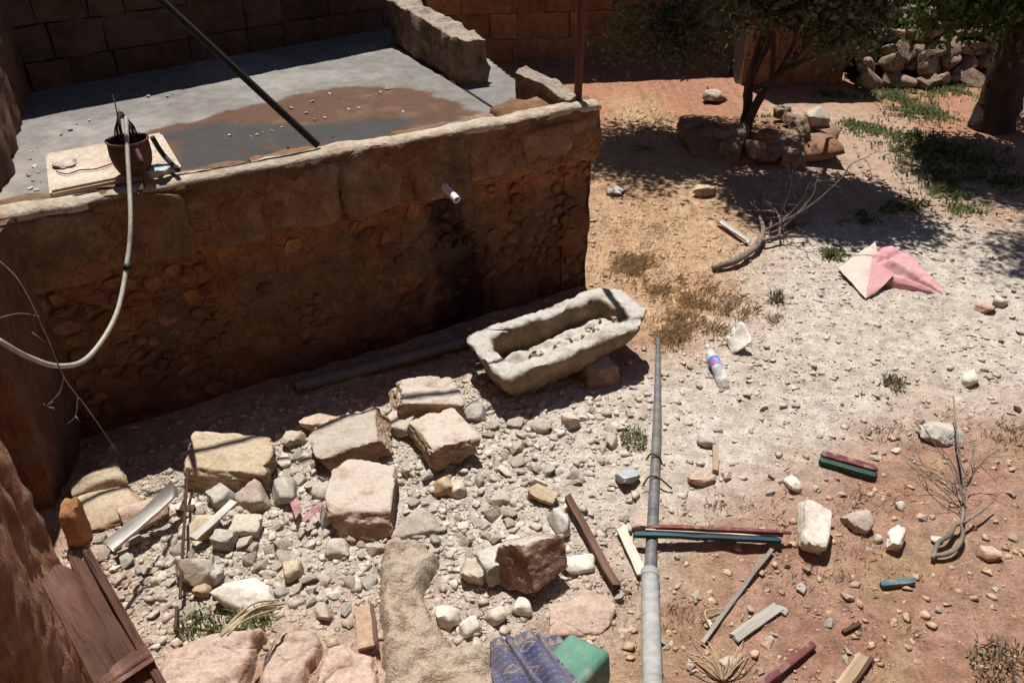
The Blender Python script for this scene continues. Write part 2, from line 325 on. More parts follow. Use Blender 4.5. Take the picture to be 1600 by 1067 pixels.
def gh(x, y):
    x = np.asarray(x, float); y = np.asarray(y, float); sh = np.broadcast(x, y).shape; x, y = np.broadcast_to(x, sh), np.broadcast_to(y, sh)
    fade = np.clip(1.3-np.hypot(x, y-6)/30, 0, 1)
    rub = 1-sstep(-.3, .3, sdf(RUB, x, y))
    return fade*(.05*fb2(x, y, .9, 11, 3)+.022*fb2(x, y, 4.5, 12, 3)+.016*fb2(x, y, 14, 13, 3)*(.5+1.1*rub)+.012*rub*np.abs(fb2(x, y, 30, 14, 2)))
def ghs(x, y): return float(gh(np.array([x]), np.array([y]))[0])
def G(px, py, dz=0.):                                       # the ground point seen at a pixel
    z = 0.
    for k in range(4): p = P(px, py, z); z = ghs(p.x, p.y)
    p = P(px, py, z); p.z += dz; return p
def axis(lo, hi, a, b, d, far):
    c = list(np.arange(a, b, d)); s = d; v = a
    while v > lo: s = min(s*1.25, far); v -= s; c.insert(0, v)
    s = d; v = c[-1]
    while v < hi: s = min(s*1.25, far); v += s; c.append(v)
    return np.array(c)
gx = axis(-60, 60, -3.2, 5.2, .022, 6); gy = axis(-25, 80, 2.0, 7.2, .02, 6)
X, Y = np.meshgrid(gx, gy); Z = gh(X, Y); rub, grs, pth = zones(X, Y)
n_a = fb2(X, Y, .8, 21, 4); n_b = fb2(X, Y, 5, 22, 4); n_c = fb2(X, Y, 22, 23, 3); n_d = fb2(X, Y, 2.2, 26, 4)
def mixa(a, b, t): return a*(1-t[..., None])+np.array(b)*t[..., None]
C = np.zeros(X.shape+(3,))+np.array((.30, .178, .124))
C = mixa(C, (.375, .262, .195), sstep(-.15, .45, n_a+.5*n_b)); C = mixa(C, (.235, .122, .078), sstep(.05, .4, n_b-.4*n_a)*.7)
C = mixa(C, (.31, .215, .12), sstep(.05, .35, n_d)*.55); C = mixa(C, (.31, .145, .082), sstep(9.2, 10.4, Y+.8*n_d)*.85)
C = mixa(C, (.42, .28, .165), grs*.88); C = mixa(C, (.33, .185, .105), grs*sstep(0, .3, n_d)*.7)
C = mixa(C, (.37, .265, .195), pth*.75)
C = mixa(C, (.46, .40, .337), rub*.95); C = mixa(C, (.385, .31, .245), rub*sstep(.05, .45, n_d+.6*n_b)*.65); C = mixa(C, (.51, .46, .40), rub*sstep(.1, .5, n_b)*.5)
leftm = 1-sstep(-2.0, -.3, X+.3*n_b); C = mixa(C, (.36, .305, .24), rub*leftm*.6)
C *= (1+.30*n_c)[..., None]
nx, ny = len(gx), len(gy); I = np.arange(nx*ny).reshape(ny, nx)
GF = np.stack([I[:-1, :-1], I[:-1, 1:], I[1:, 1:], I[1:, :-1]], -1).reshape(-1, 4)
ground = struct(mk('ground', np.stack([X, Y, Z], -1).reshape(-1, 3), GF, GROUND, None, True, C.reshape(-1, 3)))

# ---------------------------------------------------------------- cistern: front wall, slab, parapets
A0 = Vector((-2.95, 4.215, 0)); A1 = Vector((.655, 6.395, 0)); D1 = (A1-A0).normalized(); D2 = Vector((-D1.y, D1.x, 0)); LW = (A1-A0).length
WT = 1.62; SZ = 1.56; BAND = 1.17
cis = empty('cistern', A0, 'stone cistern with grey concrete roof, rubble front wall and white outlet spout', 'cistern', rz=math.atan2(D1.y, D1.x))
def loc(u, v, z): return np.array([u, v, z])                # cistern-local: u along the front, v inward, z up
def lw(p):                                                  # world point to cistern-local
    q = Vector(p)-A0; return np.array([q.dot(D1), q.dot(D2), q.z])
sp_l = lw(P(678, 280, 1.3)); SPU = (P(672, 275, 1.25)-A0).dot(D1)
def wet(u, z):                                              # dark water stain under the spout
    c = SPU+.05+.06*np.sin(z*5); w = .10+.20*np.clip((1.25-z)/.9, 0, 1)
    return (1-sstep(.35, 1.35, np.abs(u-c-.05)/w+.9*fb2(u*5, z, 3, 31, 4)+.5*fb2(u, z, 9, 32, 3)))*(1-sstep(1.2, 1.3, z))
def wallcol(u, z):
    w = wet(u, z); b = 1+.25*fb2(u, z, 2.5, 33, 3)
    foot_dark = (1-sstep(.0, .45, z+.2*fb2(u, z, 3, 35, 3)))*.45  # colour gets darker towards the foot of the wall
    c = np.stack([b, b, b], -1)*(1-foot_dark)[..., None]
    ob = sstep(.98, 1.08, z+.05*fb2(u, z, 4, 36, 3))*(1-sstep(1.17, 1.3, z)); c = c*(1+ob[..., None]*np.array((.38, .2, .03)))
    return c*(1-.86*w[..., None])
# core
nu, nz = 220, 70; U, Zz = np.meshgrid(np.linspace(0, LW, nu), np.linspace(-.1, 1.25, nz))
dv = -.018*fb2(U, Zz, 5, 41, 4)+.0*U
fr = np.stack([U, dv*2.2+.012, Zz], -1).reshape(-1, 3); I = np.arange(nu*nz).reshape(nz, nu)
F = np.stack([I[:-1, :-1], I[:-1, 1:], I[1:, 1:], I[1:, :-1]], -1).reshape(-1, 4)
fw = mk('front_wall', fr, F, MORT, cis, True, wallcol(U, Zz).reshape(-1, 3))
V, F2 = boxgrid(LW-.02, .2, WT+.06, 8, 1, 1); V += np.array([LW/2, .165, WT/2-.1]); mk('wall_core', V, F2, MORT, cis, col=np.ones((len(V), 3)))
# rubble stones of the front wall: cells of a jittered grid, each its own piece
rg = np.random.RandomState(5)
def clip(poly, n, c):
    out = []
    for k in range(len(poly)):
        a = poly[k]; b = poly[(k+1) % len(poly)]; da = a@n-c; db = b@n-c
        if da <= 0: out.append(a)
        if da*db < 0: out.append(a+(b-a)*(da/(da-db)))
    return out
seeds = []
for tr in range(9000):
    u, z = rg.uniform(-.05, LW+.05), rg.uniform(-.02, BAND+.02); md = rg.choice([.055, .085, .12], p=[.3, .35, .35])
    if all(math.hypot((u-q[0])/1.3, z-q[1]) > max(md, q[2])*.9 for q in seeds): seeds.append((u, z, md))
S = np.array([(q[0]/1.3, q[1]) for q in seeds])
for i, s in enumerate(S):
    poly = [np.array(q, float) for q in ((0, 0), (LW/1.3, 0), (LW/1.3, BAND), (0, BAND))]
    d = np.hypot(*(S-s).T); near = np.argsort(d)[1:14]
    for j in near:
        n = S[j]-s; poly = clip(poly, n, ((S[j]+s)/2)@n)
        if len(poly) < 3: break
    if len(poly) < 3: continue
    q = np.array(poly); q[:, 0] *= 1.3
    # round the corners once, then shrink
    qq = []
    for k in range(len(q)):
        a, b = q[k], q[(k+1) % len(q)]; qq += [a*.86+b*.14, a*.14+b*.86]
    q = np.array(qq); c = q.mean(0); q = c+(q-c)*(1-.014/max(.03, np.hypot(*(q-c).T).mean()))*rg.uniform(.88, 1.02)
    if rg.rand() < .08 or float(fb2(np.array([c[0]]), np.array([c[1]]), 2.2, 37, 3)[0]) > .10: continue
    m = len(q); out = rg.uniform(-.014, .008); ti = rg.normal(0, .09, 2); tint = np.array((1, rg.uniform(.88, 1.15), rg.uniform(.85, 1.45)))*rg.uniform(.6, 1.08)
    r1 = np.c_[q[:, 0], np.full(m, .06), q[:, 1]]
    inn = c+(q-c)*.84; r2 = np.c_[q[:, 0], np.full(m, .012-out*.3), q[:, 1]]
    r3 = np.c_[inn[:, 0], -out+(inn-c)@ti+rg.normal(0, .004, m), inn[:, 1]]
    ct = np.array([[c[0], -out-.004, c[1]]]); V = np.concatenate([r1, r2, r3, ct])
    F = []
    for k in range(m):
        k2 = (k+1) % m
        F += [(k, k2, m+k2, m+k), (m+k, m+k2, 2*m+k2, 2*m+k), (2*m+k, 2*m+k2, 3*m)]
    o = mk('stone', V-np.array([c[0], 0, c[1]]), F, RUBW, fw, True, wallcol(V[:, 0], V[:, 2])*tint, auto=40); o.location = (c[0], 0, c[1])
# coping course: larger blocks, standing a little proud
u = -.02; k = 0; rg = np.random.RandomState(8)
while u < LW+.02:
    w = min(rg.uniform(.36, .62), LW+.03-u)
    if LW+.03-u-w < .25: w = LW+.03-u
    hh = WT-BAND+rg.uniform(-.02, .03)
    V, F = rock_geo((w-.008, .30, hh), 100+k, 4, True, 3, .035, 26)
    o = mk('coping_stone', V, F, COPE, fw, True, auto=55); o.location = (u+w/2, .112-rg.uniform(0, .012), WT-.028-hh/2)
    u += w; k += 1
U, Zz = np.meshgrid(np.linspace(-.03, LW+.03, 260), np.linspace(BAND-.03, WT-.02, 40)); dv = .05*fb2(U, Zz, 3.2, 43, 5)+.016*fb2(U, Zz, 15, 44, 3)
lip = .055*(1-sstep(BAND-.03, BAND+.03, Zz+.02*fb2(U, Zz, 4, 45, 3)))
I = np.arange(U.size).reshape(U.shape); F = np.stack([I[:-1, :-1], I[:-1, 1:], I[1:, 1:], I[1:, :-1]], -1).reshape(-1, 4)
mk('band_render', np.stack([U, dv-.034+lip, Zz], -1).reshape(-1, 3), F, MORT, fw, True, wallcol(U, Zz).reshape(-1, 3)*np.array((1.05, 1.1, 1.15)))
# weathered mortar bedding along the top
n = 160; us = np.linspace(-.03, LW+.03, n); prof = []
for kk, (v, zz) in enumerate(((-.03, -.05), (-.036, -.018), (-.015, .0), (.04, .008), (.09, .004), (.135, -.004), (.165, -.04), (.17, -.12))):
    pp = np.stack([us, np.full(n, v)+.022*fb2(us, np.full(n, v*3+kk*.05), 6, 51, 4)*(1 if v < .1 else 2.5), np.full(n, WT+zz)+.03*fb2(us, np.full(n, v), 4, 52, 4)*(1 if kk else .9)], -1); prof.append(pp)
Vt = np.concatenate(prof); I = np.arange(len(Vt)).reshape(len(prof), n)
Ft = np.stack([I[:-1, :-1], I[:-1, 1:], I[1:, 1:], I[1:, :-1]], -1).reshape(-1, 4)
mk('coping_top', Vt, Ft, COPT, cis, True)
# roof slab with dried mud and a dark wet patch
BK0 = P(95, 135, 1.56); BK1 = P(640, 38, 1.56); bl_, br_ = lw(BK0), lw(BK1)
sl_ = lw(P(40, 320, 1.56)); sr_ = lw(P(800, 172, 1.56)); e1 = lw(P(765, 140, 1.56)); e2 = lw(P(640, 66, 1.56))
outl = [np.array((-.15, .2)), np.array((LW-.04, .2)), np.array((LW-.02, .75)), e1[:2]+np.array((.32, .1)), br_[:2]+np.array((.4, .2)), bl_[:2]+np.array((-.5, .1))]
uu = np.arange(-1.2, LW+.6, .025); vv = np.arange(.1, 4.2, .025); U, Vv = np.meshgrid(uu, vv)
mud = [lw(P(x, y, 1.56))[:2] for x, y in ((238, 205), (330, 178), (420, 160), (480, 146), (540, 136), (640, 139), (715, 158), (745, 176), (700, 190), (640, 205), (540, 232), (420, 262), (285, 290))]
wetp = [lw(P(x, y, 1.56))[:2] for x, y in ((268, 205), (330, 186), (430, 197), (540, 190), (620, 184), (668, 190), (600, 212), (520, 233), (440, 248), (300, 280), (278, 240))]
wv = .13*fb2(U, Vv, 2.5, 61, 4)+.08*fb2(U, Vv, 9, 62, 4)+.03*fb2(U, Vv, 28, 69, 2)
mm = 1-sstep(-.02, .04, sdf(mud, U, Vv)+wv); wm = 1-sstep(-.06, .08, sdf(wetp, U, Vv)+wv)
C = np.zeros(U.shape+(3,))+np.array((.165, .153, .138)); b = fb2(U, Vv, 1.4, 63, 4)
C = mixa(C, (.225, .21, .19), sstep(-.1, .4, b)); C = mixa(C, (.15, .135, .12), sstep(.1, .5, fb2(U, Vv, 4, 64, 4))*.6)
C *= (1+.35*fb2(U, Vv, 16, 60, 4))[..., None]; C = mixa(C, (.095, .048, .029), mm); C = mixa(C, (.14, .083, .055), mm*sstep(.1, .4, fb2(U, Vv, 6, 65, 3))*.6); C = mixa(C, (.042, .043, .042), wm*(.92-.25*sstep(.1, .4, fb2(U, Vv, 5, 66, 3))))
lm = 1-sstep(.1, .55, U+.12*Vv+.3*fb2(U, Vv, 4, 67, 3)); C = mixa(C, (.26, .215, .17), lm*.8)
keep = sdf(outl, U, Vv) < .02
I = np.arange(U.size).reshape(U.shape); F = np.stack([I[:-1, :-1], I[:-1, 1:], I[1:, 1:], I[1:, :-1]], -1).reshape(-1, 4)
F = F[keep.ravel()[F].all(1)]
Vs = np.stack([U, Vv, SZ+.006*fb2(U, Vv, 3, 68, 3)], -1).reshape(-1, 3); us_, inv = np.unique(F, return_inverse=True)
mk('roof_slab', Vs[us_], inv.reshape(F.shape), SLABM, cis, True, C.reshape(-1, 3)[us_])
V, F = [], []
bs = [(q[0], q[1]) for q in outl]
V = [(a, b, SZ-.012) for a, b in bs]+[(a, b, 1.38) for a, b in bs]; m = len(bs)
F = [tuple(range(m)), tuple(range(2*m-1, m-1, -1))]+[(k, m+k, m+(k+1) % m, (k+1) % m) for k in range(m)]
mk('slab_edge', V, F, HATCH, cis)
# side wall under the slab on the yard side
sq = e1[:2]; V = []
side = [np.array((LW-.02, .0)), np.array((LW+.0, .6)), br_[:2]+np.array((.42, .2))]
for a in side: V += [(a[0], a[1], -.1), (a[0], a[1], 1.36), (a[0]-.25, a[1], -.1), (a[0]-.25, a[1], 1.36)]
F = [];
for k in range(2): a = 4*k; F += [(a, a+4, a+5, a+1), (a+2, a+3, a+7, a+6), (a+1, a+5, a+7, a+3)]
mk('side_wall', V, F, MORT, cis, col=np.ones((len(V), 3)))
# parapets on the yard side
def wall_stub(name, p0, p1, th, z0, za, zb, m, seed, parent):
    p0 = np.array(p0[:2]); p1 = np.array(p1[:2]); L = np.hypot(*(p1-p0)); V, F = boxgrid(L, th, 1, int(L/.035)+2, 7, 10, .02)
    t = V[:, 0]/L+.5; top = za+(zb-za)*t; V[:, 2] = z0+(V[:, 2]+.5)*(top-z0)
    V = V+np.stack([fbm(V*6, seed, 4), fbm(V*6, seed+1, 4), fbm(V*6, seed+2, 4)], -1)*np.array((.03, .06, .06))
    o = mk(name, V, F, m, parent, True, auto=60); o.location = ((p0[0]+p1[0])/2, (p0[1]+p1[1])/2, 0); o.rotation_euler = (0, 0, math.atan2(*(p1-p0)[::-1])); return o
stubm = mat('parapet_stone', [(.07, .045, .03), (.17, .115, .078), (.30, .235, .175)], 7, dust=(.36, .30, .24), dust_amt=.8, bump=1., bscale=22, dist=.03, stain=(.24, .14, .075), stain_amt=.5, rnd=0)
fa = lw(P(742, 132, SZ)); fb = lw(P(628, 66, SZ)); wall_stub('parapet', fa, fb, .24, SZ-.1, 1.93, 1.98, stubm, 71, cis)
na = np.array((LW-.11, .12)); nb = lw(P(812, 160, SZ)); wall_stub('parapet', na, nb, .23, SZ-.15, 1.66, 1.84, stubm, 75, cis)
tube('roof_line', [lw(P(776, 173, SZ)), lw(P(618, 71, SZ))], .012, DARK, cis, 6)  # thin dark line along the slab, built as a near-black tube
# spout
sp0 = lw(P(672, 283, 1.26)); sp = mk('spout', *tube_geo([(SPU, .1, 1.28), (SPU, -.03, 1.25), (SPU, -.05, 1.245)], .042, 14), DARK, cis, True)
q = [(SPU+.004, .02, 1.26), (SPU+.012, -.12, 1.222), (SPU+.022, -.23, 1.19)]
Vo, Fo = tube_geo(q, .029, 16, cap=False); Vi, Fi = tube_geo(q, .0235, 16, cap=False)
V, F = merge([(Vo, Fo), (Vi, [f[::-1] for f in Fi])]); k = len(Vo); F += [(2*16+j, 2*16+(j+1) % 16, k+2*16+(j+1) % 16, k+2*16+j) for j in range(16)]
mk('spout_pipe', V, F, PVC, sp, True, auto=40)
# raised access hatch
hq = [lw(P(x, y, 1.66)) for x, y in ((76, 300), (70, 240), (252, 206), (283, 258))]
bm = bmesh.new(); vs_ = [bm.verts.new((a[0], a[1], 1.66)) for a in hq]; f = bm.faces.new(vs_[::-1] if False else vs_)
r = bmesh.ops.extrude_face_region(bm, geom=[f])
for v in r['geom']:
    if isinstance(v, bmesh.types.BMVert): v.co.z -= .13
bmesh.ops.recalc_face_normals(bm, faces=bm.faces[:]); bmesh.ops.bevel(bm, geom=[e for e in bm.edges], offset=.015, segments=2, affect='EDGES')
me = bpy.data.meshes.new('hatch_slab'); bm.to_mesh(me); bm.free(); hat = link('hatch_slab', me, HATCH, cis)
hh = lw(P(101, 258, 1.66)); V, F = rock_geo((.13, .16, .03), 77, 3, False, 3, .12); o = mk('hatch_plug', V, F, BROWN, hat, True); o.location = hh+np.array((0, 0, .004))
pl = [lw(P(x, y, 1.672)) for x, y in ((88, 268), (105, 272), (125, 266), (150, 264), (175, 256))]; tube('hatch_wire', pl, .004, RUST, hat, 6)

# ---------------------------------------------------------------- walls around the yard
def ashlar(name, label, p0, p1, z0, z1, hc, wc, m, core, seed, th=.35, cat='wall', vis=None):
    p0 = Vector((p0[0], p0[1], 0)); p1 = Vector((p1[0], p1[1], 0)); L = (p1-p0).length; rg = np.random.RandomState(seed)
    e = empty(name, p0, label, cat, rz=math.atan2((p1-p0).y, (p1-p0).x))
    V, F = boxgrid(L, th, z1-z0, 4, 1, 2); V += np.array((L/2, th/2+.03, (z0+z1)/2)); w = mk('wall_core', V, F, core, e)
    z = z0; 
    while z < z1-.05:
        h = min(hc*rg.uniform(.88, 1.14), z1-z); u = -rg.uniform(0, wc*.6)
        while u < L:
            wd = wc*rg.uniform(.6, 1.45); a = max(u, 0); b = min(u+wd, L)
            if b-a > .06 and (vis is None or vis(a, b, z, z+h)):
                g = rg.uniform(.003, .008); V, F = boxgrid(b-a-g, .1, h-g, 5, 1, 3, .009)
                o3 = rg.uniform(0, 99, 3); fr_ = V[:, 1] < 0
                V = V+np.stack([fbm(V*7+o3, seed, 3)*.02, fbm(V*7+o3+9, seed, 3)*.035, fbm(V*7+o3+5, seed, 3)*.02], -1)
                o = mk('block', V, F, m, e, True, auto=50); o.location = ((a+b)/2, .04-rg.uniform(0, .022), z+h/2)
            u += wd
        z += h
    return e
mort2 = flat('dark_mortar', (.075, .045, .028), bump=.8)
bd = (BK1-BK0).normalized()
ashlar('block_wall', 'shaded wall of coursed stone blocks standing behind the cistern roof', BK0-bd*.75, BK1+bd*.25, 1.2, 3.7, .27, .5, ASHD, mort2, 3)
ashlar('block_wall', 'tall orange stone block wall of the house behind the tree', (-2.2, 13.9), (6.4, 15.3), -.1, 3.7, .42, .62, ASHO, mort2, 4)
ashlar('block_wall', 'short end of orange stone wall beside the dark gap', (3.55, 12.9), (5.15, 13.0), -.1, 2.6, .5, .75, ASHO, mort2, 5, th=.6)

# left building: far wall beside the cistern, buttress, near pier
def rough_box(name, q, z0, z1, m, amp, seed, parent, top=None, res=.05):
    # q: footprint polygon; every side is a displaced grid
    V, F, off = [], [], 0; q = [np.array(a, float) for a in q]; t = q if top is None else [np.array(a, float) for a in top]; n = len(q)
    for k in range(n):
        a, b, ta, tb = q[k], q[(k+1) % n], t[k], t[(k+1) % n]; L = np.hypot(*(b-a)); nu = max(2, int(L/res)); nv = max(2, int((z1-z0)/res))
        s, v = np.meshgrid(np.linspace(0, 1, nu+1), np.linspace(0, 1, nv+1)); s = s[..., None]; v = v[..., None]
        xy = (a*(1-s)+b*s)*(1-v)+(ta*(1-s)+tb*s)*v; pts = np.concatenate([xy, z0+(z1-z0)*v], -1).reshape(-1, 3)
        V.append(pts); I = np.arange(len(pts)).reshape(nv+1, nu+1)+off; off += len(pts)
        F += [tuple(f) for f in np.stack([I[:-1, :-1], I[:-1, 1:], I[1:, 1:], I[1:, :-1]], -1).reshape(-1, 4)]
    k = off; V.append(np.array([(a[0], a[1], z1) for a in t])); F.append(tuple(range(k, k+n)))
    V = np.concatenate(V); st = np.array((1, 1, .35))
    d = np.stack([fbm(V*4*st+3, seed, 5), fbm(V*4*st+31, seed+1, 5), 0*V[:, 0]], -1)*amp+np.stack([fbm(V*14+3, seed+5, 3), fbm(V*14+31, seed+6, 3), 0*V[:, 0]], -1)*amp*.3
    return mk(name, V+d, F, m, parent, True, auto=60)
house = empty('house', (-3.2, 3.6, 0), 'red earth plastered house side wall with buttress and pier along the left edge', 'house')
def hp(name, *a, **k):
    o = rough_box(name, *a, parent=house, **k); o.location = (3.2, -3.6, 0); return o
hp('wall', [(-2.97, 4.35), (-4.38, 7.75), (-6, 7.2), (-5, 3.7)], -.1, 4.4, PLASTD, .07, 81)
hp('buttress', [(-2.76, 3.62), (-2.88, 4.36), (-4.4, 3.8), (-4.2, 2.9)], -.1, 1.6, PLASTD, .05, 85, top=[(-2.70, 3.68), (-2.84, 4.36), (-4.4, 3.8), (-4.2, 3.0)])
hp('wall', [(-3.3, 2.6), (-3.4, 4.2), (-6, 3.6), (-5, 1.0), (-2.6, .9)], -.1, 4.4, PLASTD, .05, 87)
hp('pier', [(-1.47, 1.55), (-1.89, 2.36), (-2.75, 2.15), (-2.45, 1.0)], -.1, 4.4, PLAST, .06, 91, res=.022)

hp('wall', [(8, -.35), (-6, -.35), (-6, -5), (8, -5)], -.1, 7.0, PLAST, .04, 95, res=.4)  # unseen house block behind the camera, added to cut sky light and deepen shade

# ---------------------------------------------------------------- posts, pipes, hose
pb = P(903, 152, WT+.02)
post = tag(recentre(tube('post', [pb-Vector((0, 0, .05)), pb+Vector((.0, .03, 1.95))], .032, POSTM, None, 12)), 'oxide red metal post standing on the corner of the cistern wall', 'post')
cab = [pb+Vector((0, .03, 1.93)), Vector((-1.1, 5.7, 3.42)), Vector((-2.9, 4.95, 3.5)), Vector((-3.6, 4.7, 3.55))]
tag(recentre(tube('overhead_pipe', cab, .02, IRON, None, 8)), 'thin pipe strung from the red post to the house, out of frame above', 'pipe')
b0 = P(497, 228, WT+.03); b1 = np.array((0, 0, CAMH))+ray(240, -10)*4.9; bv = Vector(b1)-b0
tag(recentre(tube('leaning_pipe', [b0, b0+bv*1.7], .024, IRON, None, 12)), 'black pipe leaning from the cistern edge up to the left', 'pipe')
hz = [np.array((0, 0, CAMH))+ray(197, 184)*4.75, np.array((0, 0, CAMH))+ray(199, 235)*4.66, np.array((0, 0, CAMH))+ray(202, 290)*4.58, np.array((0, 0, CAMH))+ray(204, 345)*4.50, np.array((0, 0, CAMH))+ray(200, 400)*4.45,
      np.array((0, 0, CAMH))+ray(182, 490)*4.3, np.array((0, 0, CAMH))+ray(140, 556)*4.1, np.array((0, 0, CAMH))+ray(95, 572)*3.9, np.array((0, 0, CAMH))+ray(45, 558)*3.75, np.array((0, 0, CAMH))+ray(-5, 530)*3.6, np.array((0, 0, CAMH))+ray(-70, 490)*3.6]
hs = tag(recentre(tube('hose', hz, .0125, HOSE, None, 10, n=10)), 'beige hose hanging over the cistern wall in a long loop', 'hose')
c = np.array((0, 0, CAMH))+ray(199, 417)*4.42; o = mk('hose_clip', *tube_geo([c-np.array((0, 0, .014)), c+np.array((0, 0, .014))], .022, 10), IRON, None, True); o.parent = hs; o.location = -Vector(hs.location)
g0, g1 = G(462, 612, .045), G(745, 537, .045)
tag(recentre(tube('drain_pipe', [g0, g1+(g1-g0)*.25], .05, GPIPE, None, 14)), 'grey drain pipe lying in shade along the cistern wall', 'pipe')
# fallen stepped lamp pole
pa, pm, pn = G(1028, 532, .022), G(1014, 905, .05), G(1018, 1110, .06)
pe = empty('fallen_pole', pa, 'fallen grey stepped steel pole lying across the yard toward the camera', 'pole')
def child_tube(parent, name, pts, rad, m, **k):
    o = tube(name, pts, rad, m, parent, **k); o.location = -Vector(parent.location); return o
child_tube(pe, 'thin_section', [pa, pa.lerp(pm, .5)+Vector((.012, 0, .0)), pm+(pm-pa).normalized()*.03], [.017, .03, .033], ZINCD, seg=14)
child_tube(pe, 'thick_section', [pm, pn], [.047, .05], ZINC, seg=18)
child_tube(pe, 'collar', [pm-(pn-pm).normalized()*.012, pm+(pn-pm).normalized()*.03], [.049, .05], ZINC, seg=18)
bb = pa.lerp(pm, .615); child_tube(pe, 'wire_binding', [bb+Vector((-.05, .0, .0)), bb+Vector((-.02, .01, .045)), bb+Vector((.03, -.01, .03)), bb+Vector((.05, -.03, -.01))], .006, RUST, seg=6)
bb = pa.lerp(pm, .70); child_tube(pe, 'wire_binding', [bb+Vector((-.07, -.04, .0)), bb+Vector((-.03, .0, .04)), bb+Vector((.03, 0, .035)), bb+Vector((.11, -.05, -.01))], .006, RUST, seg=6)

# ---------------------------------------------------------------- bucket with wires on the hatch
bk = P(212, 270, 1.67); be = empty('bucket', bk, 'rusty brown bucket of tangled wire standing on the hatch', 'bucket')
V, F = lathe([(.0, .0), (.07, .0), (.092, .02), (.112, .07), (.120, .12), (.118, .18), (.116, .195), (.124, .205), (.124, .212), (.110, .21), (.106, .12), (.08, .05), (0, .045)], 28); mk('pail', V, F, RUST, be, True, auto=40)
rg = np.random.RandomState(2)
for k in range(6):
    a = rg.uniform(0, 6.28); r = rg.uniform(.04, .09); h = rg.uniform(.3, .4); ca, sa = math.cos(a)*r, math.sin(a)*r
    tube('wire', [(ca, sa, .12), (ca*.9, sa*.9, h-.05), (0, 0, h+.02), (-ca*.9, -sa*.9, h-.05), (-ca, -sa, .12)], .005, RUST if k % 2 else IRON, be, 6)
tube('wire', [(-.02, 0, .35), (-.05, .07, .43), (-.09, .12, .49)], .004, RUST, be, 6)
ca = [P(x, y, z) for x, y, z in ((238, 215, 1.85), (250, 235, 1.75), (262, 250, 1.69), (278, 266, 1.685))]
tag(recentre(tube('cable', ca, .016, IRON, None, 8)), 'short black cable end curling out beside the bucket', 'cable')
ca = [P(x, y, z) for x, y, z in ((212, 230, 1.9), (222, 255, 1.86), (226, 285, 1.69), (214, 305, 1.67))]
tag(recentre(tube('strap', ca, [.012, .014, .012], RUST, None, 6)), 'brown strap hanging from the bucket over the cistern rim', 'strap')
o = mk('plastic_scrap', *rock_geo((.16, .12, .03), 33, 3, False, 2, .1), flat('pale_blue_plastic', (.42, .47, .49), .4)); o.location = P(246, 268, 1.675)+Vector((0, 0, .012)); tag(o, 'pale blue plastic scrap beside the bucket', 'scrap')

# ---------------------------------------------------------------- trough
def trough():
    L, Wd, Ht = 1.34, .64, .33; n = 140
    def outline(l, w, c1, c2):                              # right end cut to blunt corners
        pts = [(-l/2, -w/2), (l/2-c2, -w/2), (l/2, -w/2+c2*.75), (l/2, w/2-c2*.55), (l/2-c2*.8, w/2), (-l/2, w/2)]
        q = []
        for k in range(len(pts)):
            a = np.array(pts[k-1]); b = np.array(pts[k]); d = np.array(pts[(k+1) % len(pts)]); r = c1
            pa_ = b+(a-b)/np.linalg.norm(a-b)*r; pd = b+(d-b)/np.linalg.norm(d-b)*r
            for t in np.linspace(0, 1, 5): q.append((1-t)**2*pa_+2*t*(1-t)*b+t*t*pd)
        q = np.array(q); q = np.concatenate([q, q[:1]]); s = np.r_[0, np.cumsum(np.hypot(*np.diff(q, axis=0).T))]
        return np.stack([np.interp(np.linspace(0, s[-1], n, endpoint=False), s, q[:, i]) for i in (0, 1)], 1)
    rings = []
    for z, k in ((0, .3), (0, .45), (.015, .55), (.06, .66), (.13, .77), (.2, .86), (.27, .925), (.33, .97), (.37, .985), (.393, .97)):
        o = outline(L*(1-(1-k)*.45), Wd*k, .07, .22); rings.append(np.c_[o, np.full(n, z)])
    for z, w in ((.404, .035), (.408, .09), (.400, .128), (.375, .14), (.3, .143), (.2, .146), (.14, .15)):
        o = outline(L-2*w-.07, Wd-2*w, .04, .08); o[:, 0] -= .035; rings.append(np.c_[o, np.full(n, z)])
    for z, k in ((.13, .8), (.13, .4)):
        o = outline((L-.3)*k, (Wd-.24)*k, .05, .1); rings.append(np.c_[o, np.full(n, z)])
    V = np.concatenate(rings); V[:, 2] *= .76; I = np.arange(len(V)).reshape(len(rings), n); J = np.roll(I, -1, 1)
    F = [tuple(f) for f in np.stack([I[:-1], J[:-1], J[1:], I[1:]], -1).reshape(-1, 4)]+[tuple(I[0][::-1]), tuple(I[-1])]
    up = np.clip((V[:, 0])/.7, 0, 1)**1.6*np.clip((.22-V[:, 2])/.22, 0, 1)*.2; V[:, 2] += up     # belly rises toward the blunt end
    V = V+np.stack([fbm(V*5+2, 201, 4), fbm(V*5+22, 202, 4), fbm(V*5+42, 203, 4)], -1)*np.array((.05, .05, .035))+np.stack([fbm(V*22+2, 204, 3), fbm(V*22+22, 205, 3), fbm(V*22+42, 206, 3)], -1)*.024
    return V, F
tc_ = P(882, 509, .345); ta = math.atan2(.59, 1.01)
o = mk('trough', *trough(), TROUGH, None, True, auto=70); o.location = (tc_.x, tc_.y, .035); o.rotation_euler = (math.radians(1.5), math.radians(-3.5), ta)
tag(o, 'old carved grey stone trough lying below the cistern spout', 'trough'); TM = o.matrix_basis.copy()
def on_trough(u, v, z): return TM @ Vector((u, v, z))
V, F = [], []
U, Vv = np.meshgrid(np.linspace(-.62, .60, 90), np.linspace(-.245, .245, 36)); hz_ = .125+.085*sstep(-.5, .5, U)*(1-sstep(-.05, .3, Vv+.12))+.035*sstep(-.4, .45, U)+.06*fb2(U, Vv, 9, 210, 4)-.05*sstep(.1, .2, Vv)
